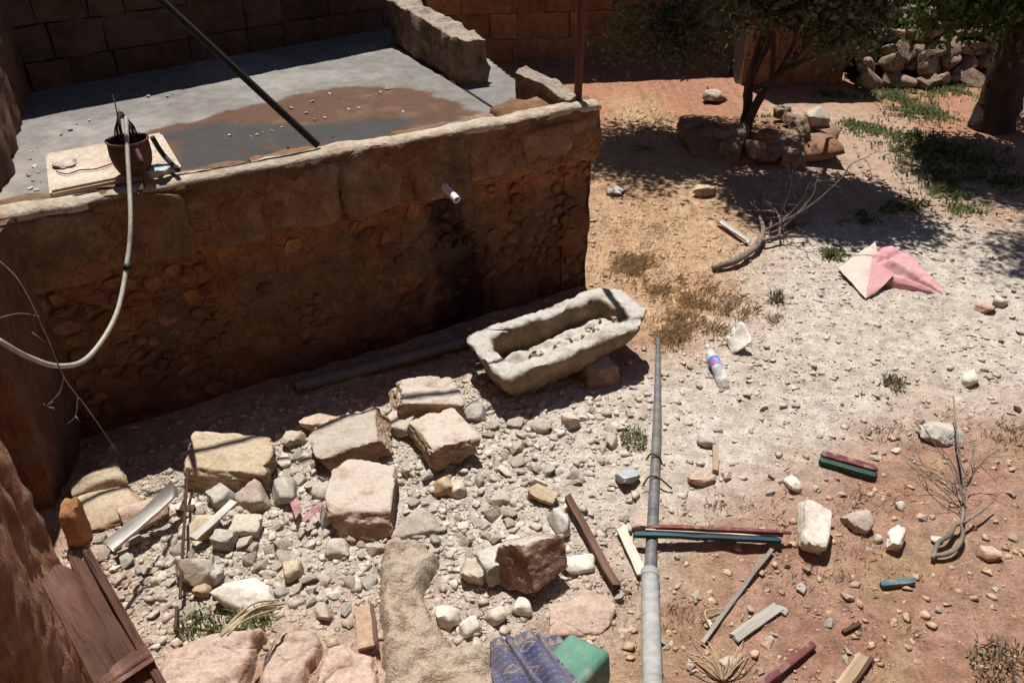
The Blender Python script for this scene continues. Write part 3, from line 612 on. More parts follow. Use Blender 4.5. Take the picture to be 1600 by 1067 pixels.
I = np.arange(U.size).reshape(U.shape); F = np.stack([I[:-1, :-1], I[:-1, 1:], I[1:, 1:], I[1:, :-1]], -1).reshape(-1, 4); F = F[((U+np.abs(Vv)).ravel()[F] < .76).all(1)]
o = mk('rubble_fill', np.stack([U, Vv, hz_], -1).reshape(-1, 3), F, GRAV, None, True, np.full((U.size, 3), .92)); o.matrix_basis = TM; stuff(o); tag(o, 'pale lime rubble heaped inside the stone trough', 'rubble')

# ---------------------------------------------------------------- named stones
def stone(px, py, dims, label, m=LIME, seed=1, rz=0, tilt=(0, 0), sub=3, boxy=False, cuts=3, rough=.035, sink=.25, name='stone', cat='stone', group=None, soft=22, dz=0):
    V, F = rock_geo(dims, seed, sub, boxy, cuts, rough, soft)
    R = np.array(Euler((math.radians(tilt[0]), math.radians(tilt[1]), math.radians(rz))).to_matrix()); V = V@R.T
    V[:, 2] -= V[:, 2].min()+sink*dims[2]; p = G(px, py); o = mk(name, V, F, m, None, True, auto=48); o.location = p+Vector((0, 0, dz))
    return tag(o, label, cat, group)
B = dict(sub=5, boxy=True, name='stone_block', cat='stone block', soft=70)
stone(363, 742, (.49, .33, .15), 'tan yellowish cut block, leftmost of the tumbled stone blocks', TAN, 301, -6, (4, 3), cuts=5, rough=.07, sink=.1, **B)
stone(551, 705, (.43, .33, .15), 'flat dusty block crossed by a thin shadow line, above the square block', BLOCK, 312, 20, (5, -6), cuts=5, rough=.065, sink=.15, **B)
stone(690, 700, (.32, .42, .15), 'slanted dusty block with a reddish lower edge, right of the flat block', BLOCK, 323, 30, (-7, 6), cuts=7, rough=.08, sink=.15, **B)
stone(670, 645, (.42, .28, .18), 'block nearest the trough, propped behind the slanted block', BLOCK, 334, 14, (8, 9), cuts=7, rough=.08, sink=.2, **B)
stone(574, 795, (.34, .46, .15), 'squared pale block with a red front edge, in the middle of the rubble', BLOCK, 305, 1, (4, 0), cuts=4, rough=.05, sink=.03, **B)
stone(832, 900, (.27, .22, .21), 'tilted block showing a dark brown crusted face, right of the earth mound', BROWN, 306, 38, (-26, 6), cuts=3, rough=.045, sink=.02, **B)
stone(1268, 842, (.15, .30, .12), 'white oblong stone standing out beside the painted plank', WHITE, 307, -20, (10, 10), sub=4, boxy=True, cuts=6, rough=.07, soft=9, sink=.02)
stone(1466, 684, (.28, .22, .11), 'large grey wrinkled rock at the right below the pink sack', GREY, 308, 10, (14, 8), sub=4, cuts=8, rough=.11, soft=50)
stone(979, 748, (.17, .15, .07), 'flat bluish grey triangular stone left of the fallen pole', mat('bluish_stone', [(.25, .26, .27), (.35, .36, .37), (.42, .43, .44)], 5, bump=.3, rnd=0), 309, 30, (-14, 8), sub=4, cuts=0, rough=.02)
stone(692, 768, (.14, .14, .13), 'rounded cream stone below the slanted block', TAN, 310, 0, sub=3, rough=.05)
stone(716, 771, (.11, .10, .09), 'small stone touching the rounded cream stone', LIME, 311, 40)
stone(395, 940, (.25, .22, .16), 'big whitish rock behind the green tuft at the lower left', WHITE, 312, 30, (8, 6), sub=4, cuts=5, rough=.05)
stone(312, 905, (.18, .15, .14), 'pinkish white rock beside the rusty rod', LIME, 313, 20, (0, 10), sub=4, rough=.05)
stone(338, 902, (.10, .12, .10), 'small grey rock leaning on the pinkish white rock', GREY, 314, 60)
stone(320, 928, (.09, .08, .08), 'small round tan stone just below the pinkish white rock', TAN, 315)
stone(650, 826, (.26, .15, .09), 'flat pale stone right of the squared block', LIME, 316, 8, (4, 0), sub=4, rough=.04)
stone(516, 812, (.12, .17, .16), 'grey stone wedged against the left side of the squared block', GREY, 317, 10, (0, 12), sub=4)
stone(778, 890, (.20, .19, .12), 'smooth grey flat faced stone left of the brown crusted block', GREY, 318, 25, (-16, 4), sub=4, boxy=True, cuts=4)
stone(742, 900, (.17, .14, .12), 'pale chipped stone left of the smooth grey stone', LIME, 319, -20, sub=4)
stone(848, 778, (.19, .13, .10), 'tan flat stone above the dark stick', TAN, 320, -30, sub=4)
stone(876, 822, (.10, .20, .12), 'upright grey slab stone beside the dark stick', GREY, 321, 20, (0, 20), sub=4)
stone(906, 888, (.19, .11, .08), 'whitish stone right of the brown crusted block', WHITE, 322, 20, sub=3)
stone(905, 965, (.34, .26, .07), 'flat pinkish slab stone above the green jerrycan', PINKR, 323, 10, sub=4, rough=.05, sink=.3)
stone(1341, 822, (.145, .15, .10), 'grey white pitted stone right of the white oblong stone', LIME, 324, 15, (6, -8), sub=4, rough=.06)
stone(1399, 846, (.11, .16, .09), 'cream notched stone between the grey pitted stone and the dead branch', WHITE, 325, -25, (0, -8), sub=4, rough=.09)
stone(1238, 760, (.085, .13, .07), 'small cream stone between the fallen pole and the dark red plank', WHITE, 326, 15, sub=3)
stone(1541, 868, (.12, .10, .075), 'pinkish brown stone right of the dead branch', PINKR, 327, -5, sub=3)
stone(1514, 598, (.12, .11, .085), 'half white stone at the right edge below the sack', WHITE, 328, 10, (10, 0), sub=3)
stone(1536, 486, (.17, .12, .09), 'reddish stone among pebbles at the right edge', PINKR, 329, 10, sub=3)
stone(1560, 474, (.13, .11, .09), 'pale stone behind the reddish stone at the right edge', LIME, 330, 30, sub=3)
stone(1103, 692, (.12, .11, .10), 'round grey stone right of the fallen pole', GREY, 331, 0, sub=3)
stone(888, 660, (.12, .16, .09), 'pale wedge stone in front of the trough shadow', LIME, 332, 30, (0, 16), sub=3)
stone(845, 668, (.15, .13, .09), 'pale stone left of the wedge stone before the trough', LIME, 333, 10, sub=3)
stone(932, 592, (.24, .19, .19), 'reddish brown stone propping up the trough', RUBW if False else BROWN, 334, 20, sub=4, boxy=True, cuts=3)
stone(623, 672, (.22, .15, .07), 'flat pale slab stone between two fallen blocks', LIME, 335, -30, (8, -8), sub=4, boxy=True, cuts=4)
stone(742, 652, (.19, .17, .12), 'grey shard lying against the block nearest the trough', GREY, 336, 20, (12, 0), sub=4)
stone(500, 668, (.22, .18, .14), 'pinkish lump at the edge of the wall shade', PINKR, 337, 0, sub=4)
stone(465, 690, (.13, .12, .12), 'round whitish stone at the edge of the wall shade', LIME, 338, 0, sub=3)
stone(172, 800, (.40, .34, .12), 'broad orange brown embedded rock at the left of the rubble', TAN, 339, 30, sub=4, rough=.07, sink=.4)
stone(165, 765, (.30, .18, .15), 'orange rock at the foot of the house wall', TAN, 340, 20, sub=4, rough=.06, sink=.2)
stone(232, 812, (.28, .22, .13), 'pinkish rock behind the bent white sheet metal', PINKR, 341, 30, sub=4, sink=.2)
stone(318, 830, (.24, .18, .13), 'tan rock between the bent metal and the white strip', TAN, 342, 20, (0, -10), sub=4)
stone(386, 828, (.17, .13, .08), 'flat pale stone right of the white strip', LIME, 343, -5, sub=3, boxy=True)
stone(352, 848, (.12, .11, .09), 'pale grey stone under the end of the white strip', GREY, 344, -5, sub=3, boxy=True)
stone(400, 790, (.17, .16, .14), 'brownish grey angular rock below the tan block', BROWN if False else LIME, 345, 25, sub=4)
stone(352, 785, (.15, .14, .14), 'grey angular rock just below the tan block', GREY, 346, 45, sub=4)
stone(448, 780, (.13, .19, .15), 'upright grey slab left of the pink cloth scraps', GREY, 347, 10, (0, 12), sub=4)
stone(508, 775, (.19, .13, .10), 'pale stone left of the squared block, above the pink cloth scraps', LIME, 348, 15, sub=3)
stone(525, 862, (.15, .12, .10), 'rounded pale stone below the squared block', LIME, 349, 15, sub=3)
stone(460, 898, (.11, .11, .10), 'rounded tan pebble stone in the middle of the lower rubble', TAN, 350, 15, sub=3)
stone(128, 845, (.10, .12, .30), 'orange brick shaped stone standing by the wooden panel', ASHO, 351, 5, sub=3, boxy=True)
stone(702, 970, (.12, .13, .10), 'white angular stone beside the earth mound', WHITE, 352, 30, sub=3)
stone(735, 985, (.10, .09, .08), 'small white stone right of the earth mound', WHITE, 353, 30, sub=3)
stone(815, 955, (.10, .10, .09), 'small white stone below the brown crusted block', WHITE, 354, 30, sub=3)
stone(778, 968, (.09, .09, .08), 'grey white pebble left of the small white stone', LIME, 355, 30, sub=3)
stone(1095, 752, (.17, .11, .05), 'flat pinkish stone by the upright brown stick', PINKR, 356, 10, sub=3, sink=.3)
stone(995, 822, (.10, .09, .07), 'pink pebble left of the painted plank end', PINKR, 357, 10, sub=3)
stone(1372, 950-105, (.05, .05, .04), 'tiny pale pebble between the pitted stone and the notched stone', LIME, 358, 10, sub=2)
# broken white shard like a bowl, by the bottle
V, F = rock_geo((.17, .22, .05), 360, 4, False, 0, .02); V[:, 2] += .9*V[:, 0]**2+.5*V[:, 1]**2*4; kk = (V[:, 0]+.06)**2+(V[:, 1]-.11)**2 < .07**2; V[kk, 0] += .05
Rr = np.array(Euler((math.radians(38), math.radians(-28), math.radians(-10))).to_matrix()); V = V@Rr.T; V[:, 2] -= V[:, 2].min()
o = mk('shard', V, F, flat('white_ceramic', (.62, .58, .52), .6, bump=.3), None, True); o.location = G(1150, 542, -.01); tag(o, 'broken white curved shard beside the plastic bottle', 'shard')
# earth mound and boulders at the bottom
def mound(name, px, py, dims, label, m, seed, rz=0, cat='rock', rough=.06, sub=5, sink=.35, boxy=True, cuts=6):
    return stone(px, py, dims, label, m, seed, rz, sub=sub, boxy=boxy, cuts=cuts, rough=rough, sink=sink, name=name, cat=cat, soft=10)
def lump(name, outl, hgt, edge, label, m, seed, cat, amp=.05, tilt=0.):     # low eroded mass: rises from its outline, noisy top
    pl = [G(*q) for q in outl]; xs = [q.x for q in pl]; ys = [q.y for q in pl]; d = .014
    X, Y = np.meshgrid(np.arange(min(xs)-.1, max(xs)+.1, d), np.arange(min(ys)-.1, max(ys)+.1, d)); sd = sdf(pl, X, Y)+.05*fb2(X, Y, 5, seed, 4)+.014*fb2(X, Y, 20, seed+3, 3)
    t = np.clip(-sd/edge, -.4, 1); pr = np.where(t > 0, np.sqrt(np.maximum(0, 1-(1-np.clip(t, 0, 1))**2)), t*.8)
    Z = gh(X, Y)+hgt*pr*(1+.3*fb2(X, Y, 3, seed+1, 3))+amp*fb2(X, Y, 6, seed+2, 4)*np.clip(t+.2, 0, 1)-.03*np.abs(fb2(X, Y, 9, seed+4, 3))*np.clip(t, 0, 1)-.02+.012*fb2(X, Y, 34, seed+6, 3)*np.clip(t+.1, 0, 1)
    I = np.arange(X.size).reshape(X.shape); F = np.stack([I[:-1, :-1], I[:-1, 1:], I[1:, 1:], I[1:, :-1]], -1).reshape(-1, 4); F = F[(sd.ravel()[F] < .05).all(1)]; u_, iv = np.unique(F, return_inverse=True)
    return tag(recentre(mk(name, np.stack([X, Y, Z], -1).reshape(-1, 3)[u_], iv.reshape(F.shape), m, None, True)), label, cat)
lump('earth_mound', [(592, 905), (588, 880), (612, 856), (655, 850), (690, 880), (675, 915), (662, 935), (690, 985), (706, 1020), (755, 1020), (785, 1060), (800, 1130), (600, 1130), (596, 1000)], .13, .08, 'long tan mound of crusted earth running down to the bottom edge', EARTH, 401, 'mound', .09)
lump('boulder', [(262, 1035), (300, 1012), (370, 998), (412, 998), (402, 1035), (385, 1100), (235, 1110)], .12, .035, 'pinkish orange boulder at the bottom left beside the wooden panel', PINKR, 404, 'rock', .06)
lump('boulder', [(412, 1032), (440, 1000), (488, 994), (500, 1012), (492, 1050), (476, 1100), (395, 1110)], .11, .03, 'pink cracked boulder at the bottom, middle of the three boulders', PINKR, 405, 'rock', .05)
lump('boulder', [(508, 1022), (545, 1012), (588, 1035), (592, 1100), (485, 1110), (500, 1050)], .10, .03, 'orange pink boulder at the bottom beside the earth mound', PINKR, 406, 'rock', .05)

# ---------------------------------------------------------------- loose stones (individuals), gravel (stuff)
rg = np.random.RandomState(77)
TPL = []
for k in range(14):
    V, F = hull_geo((1, rg.uniform(.6, .95), rg.uniform(.38, .66)), 500+k, 11+k % 6); me = bpy.data.meshes.new('loose_stone'); me.from_pydata([tuple(v) for v in V], [], [tuple(f) for f in F]); me.update()
    me.polygons.foreach_set('use_smooth', [True]*len(me.polygons)); me.set_sharp_from_angle(angle=math.radians(24)); TPL.append(me)
used = [(o.location.x, o.location.y, max(o.dimensions.x, o.dimensions.y)*.42) for o in COL.objects if o.get('category') in ('stone', 'stone block', 'rock', 'mound')]
bpy.context.view_layer.update()
used = [(o.location.x, o.location.y, (o.dimensions.x+o.dimensions.y)*.23) for o in COL.objects if o.get('category') in ('stone', 'stone block', 'rock', 'mound')]
NU = np.array(used)
def free(x, y, r): return (np.hypot(NU[:, 0]-x, NU[:, 1]-y) > NU[:, 2]*.95+r*.3).all()
def in_trough(x, y):
    q = TM.inverted() @ Vector((x, y, .1)); return abs(q.x) < .75 and abs(q.y) < .33
def behind_wall(x, y):
    q = lw((x, y, 0)); return q[1] > -.06 and -.5 < q[0] < LW+.1
LS = {}
LMATS = [LIME, LIME, BLOCK, GREY, WHITE, LIME]
cnt = 0; tries = 0
left_rub = [P(*q) for q in ((125, 770), (300, 765), (520, 690), (760, 620), (1000, 640), (900, 780), (760, 960), (560, 990), (380, 900), (280, 985), (150, 880))]
LNAME = ['pale', 'cream', 'tan', 'grey', 'white', 'dusty']
MARKS = [(363, 742, 'the tan block'), (551, 712, 'the flat dusty block'), (690, 708, 'the slanted block'), (668, 640, 'the trough'), (574, 800, 'the squared block'), (832, 900, 'the brown crusted block'), (230, 840, 'the bent gutter'), (340, 830, 'the white strip'),
         (480, 810, 'the pink cloth scraps'), (395, 940, 'the big whitish rock'), (650, 950, 'the earth mound'), (290, 880, 'the rusty rod'), (900, 850, 'the dark timber stick'), (979, 748, 'the bluish triangular stone'), (1115, 578, 'the plastic bottle'), (1390, 420, 'the pink sack'), (1100, 850, 'the painted plank'), (1024, 650, 'the upper fallen pole'), (1018, 980, 'the lower fallen pole'),
         (1268, 840, 'the white oblong stone'), (1466, 688, 'the wrinkled grey rock'), (1490, 800, 'the looped dead branch'), (1322, 732, 'the broken plank'), (1400, 914, 'the turquoise offcut'), (1150, 940, 'the grey lath'), (1230, 1040, 'the red batten'), (1335, 1050, 'the pale board end'), (1250, 560, 'the middle of the pale ground'), (1540, 560, 'the right edge'), (1540, 980, 'the bottom right corner')]
while cnt < 285 and tries < 14000:
    tries += 1
    if rg.rand() < .84:
        px, py = rg.uniform(120, 1000), rg.uniform(640, 1000)
        if sdf(left_rub, *[np.array([c]) for c in P(px, py)[:2]])[0] > 0: continue
        s = rg.uniform(.04, .115)*rg.uniform(.7, 1.05); zone = 'among fallen blocks'; grp = 'rubble stones among the fallen blocks'
    else:
        px, py = rg.uniform(900, 1600), rg.uniform(400, 1060); s = rg.uniform(.03, .07); zone = 'in the yard'; grp = 'small stones scattered over the open yard'
        if px < 1010 and py < 640: continue
    p = G(px, py)
    if behind_wall(p.x, p.y) or in_trough(p.x, p.y) or not free(p.x, p.y, s): continue
    me = TPL[rg.randint(14)]; mi = rg.randint(len(LMATS)) if s > .05 else 0
    key = (me.name, LMATS[mi].name)
    if key not in LS: m2 = me.copy(); m2.materials.clear(); m2.materials.append(LMATS[mi]); LS[key] = m2
    o = bpy.data.objects.new('loose_stone', LS[key]); COL.objects.link(o); o.scale = (s*1.25,)*3
    o.rotation_euler = (rg.normal(0, .3), rg.normal(0, .3), rg.uniform(0, 6.28)); o.location = p+Vector((0, 0, s*.13)); mk_ = min(MARKS, key=lambda q: math.hypot(q[0]-px, q[1]-py)); tag(o, '%s %s stone %s, near %s' % ('large' if s > .09 else 'medium' if s > .06 else 'small', LNAME[mi], zone, mk_[2]), 'stone', grp)
    NU = np.vstack([NU, (p.x, p.y, s*.4)]); cnt += 1
# stones lying in the trough rubble and on the roof
for k in range(34):
    u, v = rg.uniform(-.3, .45), rg.uniform(-.15, .05); s = rg.uniform(.025, .075); o = bpy.data.objects.new('trough_stone', LS[list(LS)[k % len(LS)]]); COL.objects.link(o)
    z = .135+.085*float(sstep(-.5, .5, u))*(1-float(sstep(-.05, .3, v+.12)))+.035*float(sstep(-.4, .45, u))
    o.scale = (s,)*3; o.rotation_euler = (rg.uniform(0, 6), rg.uniform(0, 6), 0); o.location = on_trough(u, v, z); tag(o, 'pale stone in the rubble inside the trough', 'stone', 'stones inside the trough')
for (x, y) in ((410, 208), (392, 214), (440, 200), (500, 165), (492, 188), (515, 148), (560, 170), (360, 213), (470, 205), (575, 152), (595, 146), (630, 175), (215, 150), (232, 152), (160, 180), (172, 178), (110, 205), (450, 232), (520, 215), (605, 140), (402, 212), (425, 206), (478, 178), (488, 160), (530, 155), (545, 172), (508, 185), (455, 170), (48, 250), (55, 262), (45, 275), (52, 284), (60, 270), (47, 296), (58, 298), (64, 285), (50, 238), (120, 195), (95, 212), (140, 190), (185, 172), (270, 148), (262, 152)):
    s = rg.uniform(.018, .042); o = bpy.data.objects.new('pebble', LS[list(LS)[rg.randint(len(LS))]]); COL.objects.link(o); o.scale = (s,)*3; o.rotation_euler = (0, 0, rg.uniform(0, 6)); o.location = P(x, y, SZ)+Vector((0, 0, s*.15)); wh = 'in the broken strip at the left end of the roof' if x < 70 else 'on dry grey concrete left of the mud' if x < 300 else 'in the dark wet patch of the roof' if y > 190 else 'on the red mud left of the leaning pipe foot' if x < 480 else 'on the red mud right of the leaning pipe'; tag(o, 'small pebble '+wh, 'pebble', 'pebbles on the cistern roof')

def scatter(name, label, cat, pts, size, sub, seed, m, colf, flatz=.7):
    rg = np.random.RandomState(seed); n = len(pts); T = [hull_geo((1, rg.uniform(.6, 1), rg.uniform(.4, .75)), seed+k, sub, False) for k in range(8)]
    idx = rg.randint(8, size=n); VL, FL, CL, off = [], [], [], 0
    for k in range(8):
        w = np.where(idx == k)[0]; a = rg.uniform(0, 2*np.pi, len(w)); b = rg.normal(0, .5, len(w)); V = T[k][0][None].repeat(len(w), 0)
        cb, sb = np.cos(b)[:, None], np.sin(b)[:, None]; V = np.stack([V[..., 0], V[..., 1]*cb-V[..., 2]*sb, V[..., 1]*sb+V[..., 2]*cb], -1)
        ca, sa = np.cos(a)[:, None], np.sin(a)[:, None]; V = np.stack([V[..., 0]*ca-V[..., 1]*sa, V[..., 0]*sa+V[..., 1]*ca, V[..., 2]*flatz], -1)
        nv = V.shape[1]; VL.append((V*size[w][:, None, None]+pts[w][:, None]).reshape(-1, 3)); FL.append((T[k][1][None]+(np.arange(len(w))*nv)[:, None, None]+off).reshape(-1, 3)); CL.append(np.repeat(colf[w], nv, 0)); off += nv*len(w)
    o = mk(name, np.concatenate(VL), np.concatenate(FL), m, None, False, np.concatenate(CL)); return tag(stuff(o), label, cat)
def gravel_points(n, seed, smin, smax, dens):
    rg = np.random.RandomState(seed); x = rg.uniform(-3.0, 5.6, n*6); y = rg.uniform(2.1, 8.2, n*6); r, g, p = zones(x, y)
    cl = sstep(-.25, .35, fb2(x, y, 2.2, seed, 3)); lf = 1-sstep(-.6, 1.0, x)
    w = (r*(.3+.7*cl)*(.13+.87*lf)+.075+.07*p)*dens; d = lw_np(x, y); ok = ((rg.rand(len(x)) < w) & ~((d[1] > -.03) & (d[0] < LW+.05)))
    x, y = x[ok][:n], y[ok][:n]; s = smin*(smax/smin)**(rg.rand(len(x))**2.2)*np.where(x > .9, .8, 1.)
    z = gh(x, y)+s*rg.uniform(-.16, .14, len(x))
    return np.stack([x, y, z], -1), s, zones(x, y)[0], rg
def lw_np(x, y):
    a, b = x-A0.x, y-A0.y; return a*D1.x+b*D1.y, a*D2.x+b*D2.y
pts, s, r, rgk = gravel_points(50000, 601, .007, .028, 1.)
cb = rgk.uniform(.86, 1.12, (len(pts), 1))*np.array((1, 1, 1)); cb = cb*(r[:, None])+(1-r[:, None])*cb*np.array((.9, .68, .52))
scatter('gravel', 'fine pale stone chips strewn over the rubble and yard', 'gravel', pts, s, 9, 601, GRAV, cb)
pts, s, r, rgk = gravel_points(11500, 611, .022, .085, 1.3)
cb = rgk.uniform(.80, 1.14, (len(pts), 1))*np.array((1, .98, .95)); cb = cb*(r[:, None])+(1-r[:, None])*cb*np.array((.9, .72, .58))
scatter('rubble_chips', 'coarse broken limestone chips covering the rubble ground', 'rubble', pts, s, 13, 611, GRAV, cb)

# ---------------------------------------------------------------- grass and weeds (stuff)
def blades(name, label, cat, pts, hgt, wid, seed, m, lean=.7, leafy=False):
    rg = np.random.RandomState(seed); n = len(pts); a = rg.uniform(0, 6.283, n); l = rg.uniform(.2, 1., n)*lean; h = hgt*rg.uniform(.5, 1.2, n)
    d = np.stack([np.cos(a), np.sin(a), 0*a], -1); sd = np.stack([-np.sin(a), np.cos(a), 0*a], -1); up = np.array((0, 0, 1.))
    b = pts; mid = b+d*(h*l*.4)[:, None]+up*(h*.55*np.sqrt(np.maximum(.05, 1-l*l*.6)))[:, None]; tip = b+d*(h*l)[:, None]+up*(h*np.sqrt(np.maximum(.03, 1-l*l)))[:, None]
    w = wid*rg.uniform(.6, 1.2, n)[:, None]
    if leafy: V = np.stack([b, mid-sd*w, tip, mid+sd*w], 1)
    else: V = np.stack([b-sd*w*.5, b+sd*w*.5, mid+sd*w*.4, tip], 1)
    F = np.arange(n*4).reshape(n, 4); c = np.repeat(np.clip(rg.uniform(0, 1, n)[:, None], 0, 1), 4, 0)*np.ones((1, 3))
    o = mk(name, V.reshape(-1, 3), F, m, None, False, c)
    return o
rg = np.random.RandomState(91)
def region(n, f, box=(-3, 8.5, 2.1, 13)):
    x = rg.uniform(box[0], box[1], n); y = rg.uniform(box[2], box[3], n); w = f(x, y); ok = rg.rand(n) < w; x, y = x[ok], y[ok]; q = lw_np(x, y)
    ok = ~((q[1] > -.05) & (q[0] < LW+.05)); x, y = x[ok], y[ok]
    return np.stack([x, y, gh(x, y)-.004], -1)
yard = [P(*q) for q in ((1000, 880), (1180, 760), (1420, 660), (1600, 640), (1640, 1100), (950, 1100), (830, 900))]
def strawf(x, y):
    r, g, p = zones(x, y); cl = sstep(.05, .4, fb2(x, y, 3., 95, 3)); yd = 1-sstep(-.2, .2, sdf(yard, x, y))
    return np.clip(g*(.25+.75*cl)*.9+yd*cl*.5+(1-r)*.10*cl, 0, 1)
o = blades('dry_grass', '', '', region(260000, strawf), .05, .004, 96, STRAW, .98); tag(stuff(o), 'thin dry straw coloured grass on the red soil', 'grass')
def clumpf(centres):
    cs = [(G(x, y), r) for x, y, r in centres]
    def f(x, y):
        w = np.zeros(len(x))
        for c, r in cs: w = np.maximum(w, np.exp(-((x-c.x)**2+(y-c.y)**2)/(r*r*.5)))
        return w*sstep(-.3, .3, fb2(x, y, 8, 97, 3))
    return f
o = blades('dry_tufts', '', '', region(420000, clumpf([(1100, 480, .3), (1060, 520, .2), (1140, 470, .2), (1215, 500, .1), (1030, 450, .2), (1395, 605, .13), (1390, 680, .2), (1250, 920, .16), (1290, 900, .18), (1100, 800, .16), (1200, 800, .15), (980, 940, .2), (1340, 780, .1), (1230, 750, .12), (1570, 680, .25), (1190, 210, .3), (1010, 190, .5), (1070, 960, .15), (940, 960, .15), (1000, 230, .3)])), .055, .0045, 98, WEEDD, .98)
tag(stuff(o), 'olive brown dry tufts dotted over the yard', 'tufts')
o = blades('dry_grass', '', '', region(60000, clumpf([(1100, 470, .28), (1070, 500, .22), (1140, 485, .2), (1040, 450, .22), (1050, 530, .15), (1120, 520, .12), (1215, 505, .08), (985, 420, .25)]), (.6, 2.4, 5, 7.2)), .085, .005, 197, STRAW, .95); tag(stuff(o), 'taller straw patch between the trough and the plastic bottle', 'grass')
gw = region(420000, clumpf([(1400, 150, .5), (1440, 180, .45), (1480, 140, .4), (1340, 200, .25), (1350, 205, .3), (1420, 215, .3), (1450, 240, .55), (1500, 245, .5), (1410, 235, .25), (1300, 150, .25), (1480, 300, .3), (1425, 325, .22), (1355, 345, .18), (1560, 280, .4), (1300, 398, .13), (1390, 330, .1), (1190, 190, .2), (1470, 280, .35), (1510, 330, .2)]), (2, 10, 5, 13.2))
o = blades('green_weeds', '', '', gw, .075, .014, 99, WEED, .97, True); tag(stuff(o), 'low green weeds growing under the trees at the upper right', 'weeds')
for (x, y, r, h, lab) in ((392, 968, .11, .12, 'green weed tuft below the big whitish rock'), (322, 980, .13, .09, 'low green weed patch behind the pinkish boulder'), (990, 688, .10, .09, 'small green weed left of the fallen pole'), (1213, 470, .05, .16, 'single thin weed standing in the pale rubble'), (1580, 1058, .20, .10, 'dark dry weed clump at the bottom right corner'), (1395, 600, .08, .09, 'little green weed at the right of the pale rubble')):
    c = G(x, y); n = int(1500*r); a = rg.uniform(0, 6.28, n); q = np.sqrt(rg.rand(n))*r; px, py = c.x+q*np.cos(a), c.y+q*np.sin(a)
    o = blades('weed_plant', '', '', np.stack([px, py, gh(px, py)], -1), h*.75, .006, int(x), WEED if x < 1000 else WEEDD, .95, True); recentre(o); tag(o, lab, 'weed')

# ---------------------------------------------------------------- sticks, boards and scrap on the ground
def plank(name, A, Bp, w, t, m, label, cat, seed=1, roll=0, parent=None, jag=.0, taper=0, bend=0, group=None):
    A = Vector(A); Bp = Vector(Bp); L = (Bp-A).length; V, F = boxgrid(L, w, t, max(4, int(L/.03)), 3, 2, min(w, t)*.12); V[:, 0] += L/2
    s = V[:, 0]/L; V[:, 1] *= 1-taper*s; V[:, 2] += bend*np.sin(s*math.pi)
    V += np.stack([0*s, fbm(V*9+seed, seed, 3)*.06*w, fbm(V*9+seed+7, seed, 3)*.12*t], -1)
    V[:, 1] += .012*fb2(V[:, 0]*1.0, 0*s, 4, seed+40, 2)*(1 if L > .2 else .3); V[:, 2] += .008*fb2(V[:, 0]*1.0, 0*s+2, 5, seed+41, 2)*(1 if L > .2 else .3)
    if jag: e = np.where(s > .9, 1, 0)+np.where(s < .08, -1, 0); V[:, 0] += e*jag*noise(np.stack([V[:, 1]*60, V[:, 2]*40, 0*s+seed], -1), seed)
    o = mk(name, V, F, m, parent, True, auto=40); o.matrix_basis = axes(A, Bp, roll=roll)
    if label: tag(o, label, cat, group)
    return o
def stick(name, pts, rad, m, label, cat='stick', wob=.12, seed=1, seg=8):
    return tag(recentre(tube(name, pts, rad, m, None, seg, wob, seed)), label, cat)
plank('wood_stick', G(886, 790, .07), G(962, 926, .05), .045, .04, WOODD, 'dark brown weathered timber stick lying left of the fallen pole', 'timber', 3, jag=.02)
plank('wood_strip', G(969, 830, .03), G(1003, 905, .03), .055, .02, WOODW, 'bleached white wood strip under the painted plank end', 'wood strip', 4, jag=.02, roll=.1)
e = empty('painted_plank', G(1100, 850, 0), 'long plank with flaking red and blue paint lying over the pole', 'plank')
a_, b_ = G(1000, 848, .095), G(1212, 850, .06)
for nm, off, mm_, w_ in (('red_strip', Vector((.02, .021, .008)), PRED, .036), ('blue_strip', Vector((0, -.019, -.004)), PBLUE, .034), ('red_edge', Vector((.06, .012, .024)), PRED, .02)):
    o = plank(nm, a_+off+Vector((.03 if nm != 'blue_strip' else -.03, 0, 0)), b_+off, w_, .026 if nm != 'red_edge' else .012, mm_, None, None, 5, parent=e, jag=.03); o.matrix_basis.translation = o.matrix_basis.translation-e.location
o = plank('light_edge', a_+Vector((.02, -.004, .012)), b_+Vector((.0, -.004, .010)), .008, .012, WOODW, None, None, 6, parent=e); o.matrix_basis.translation = o.matrix_basis.translation-e.location
plank('lath', G(1205, 864, .03), G(1096, 1008, .02), .022, .018, WOODG, 'thin grey lath slanting below the painted plank', 'lath', 7)
plank('wood_offcut', G(1215, 950, .02), G(1146, 1000, .02), .06, .014, WOODG, 'short flat grey offcut right of the thin lath', 'offcut', 8, jag=.015)
plank('red_batten', G(1268, 1010, .025), G(1185, 1078, .025), .035, .03, PRED, 'dark red batten reaching in from the bottom edge', 'batten', 9)
e = empty('board_end', G(1335, 1050), 'pale board with a dark edge at the bottom right', 'board')
for nm, off, mm_, w_ in (('board_face', Vector((-.012, 0, 0)), WOODT, .055), ('board_edge', Vector((.03, -.005, -.004)), WOODD, .02)):
    o = plank(nm, G(1350, 1030, .025)+off, G(1312, 1085, .025)+off, w_, .025, mm_, None, None, 10, parent=e, jag=.01); o.matrix_basis.translation = o.matrix_basis.translation-e.location
plank('blue_offcut', G(1375, 917, .02), G(1427, 912, .02), .035, .025, mat('turquoise_paint', [(.03, .085, .11), (.045, .12, .15), (.08, .16, .18)], 8, .8, stretch=(.25, 1, 1), stain=(.28, .22, .17), stain_amt=.6, sscale=20, bump=.4), 'short turquoise painted offcut on the red soil', 'offcut', 11, jag=.006)
e = empty('broken_plank', G(1322, 732), 'broken plank with dark red top and dark green side', 'plank')
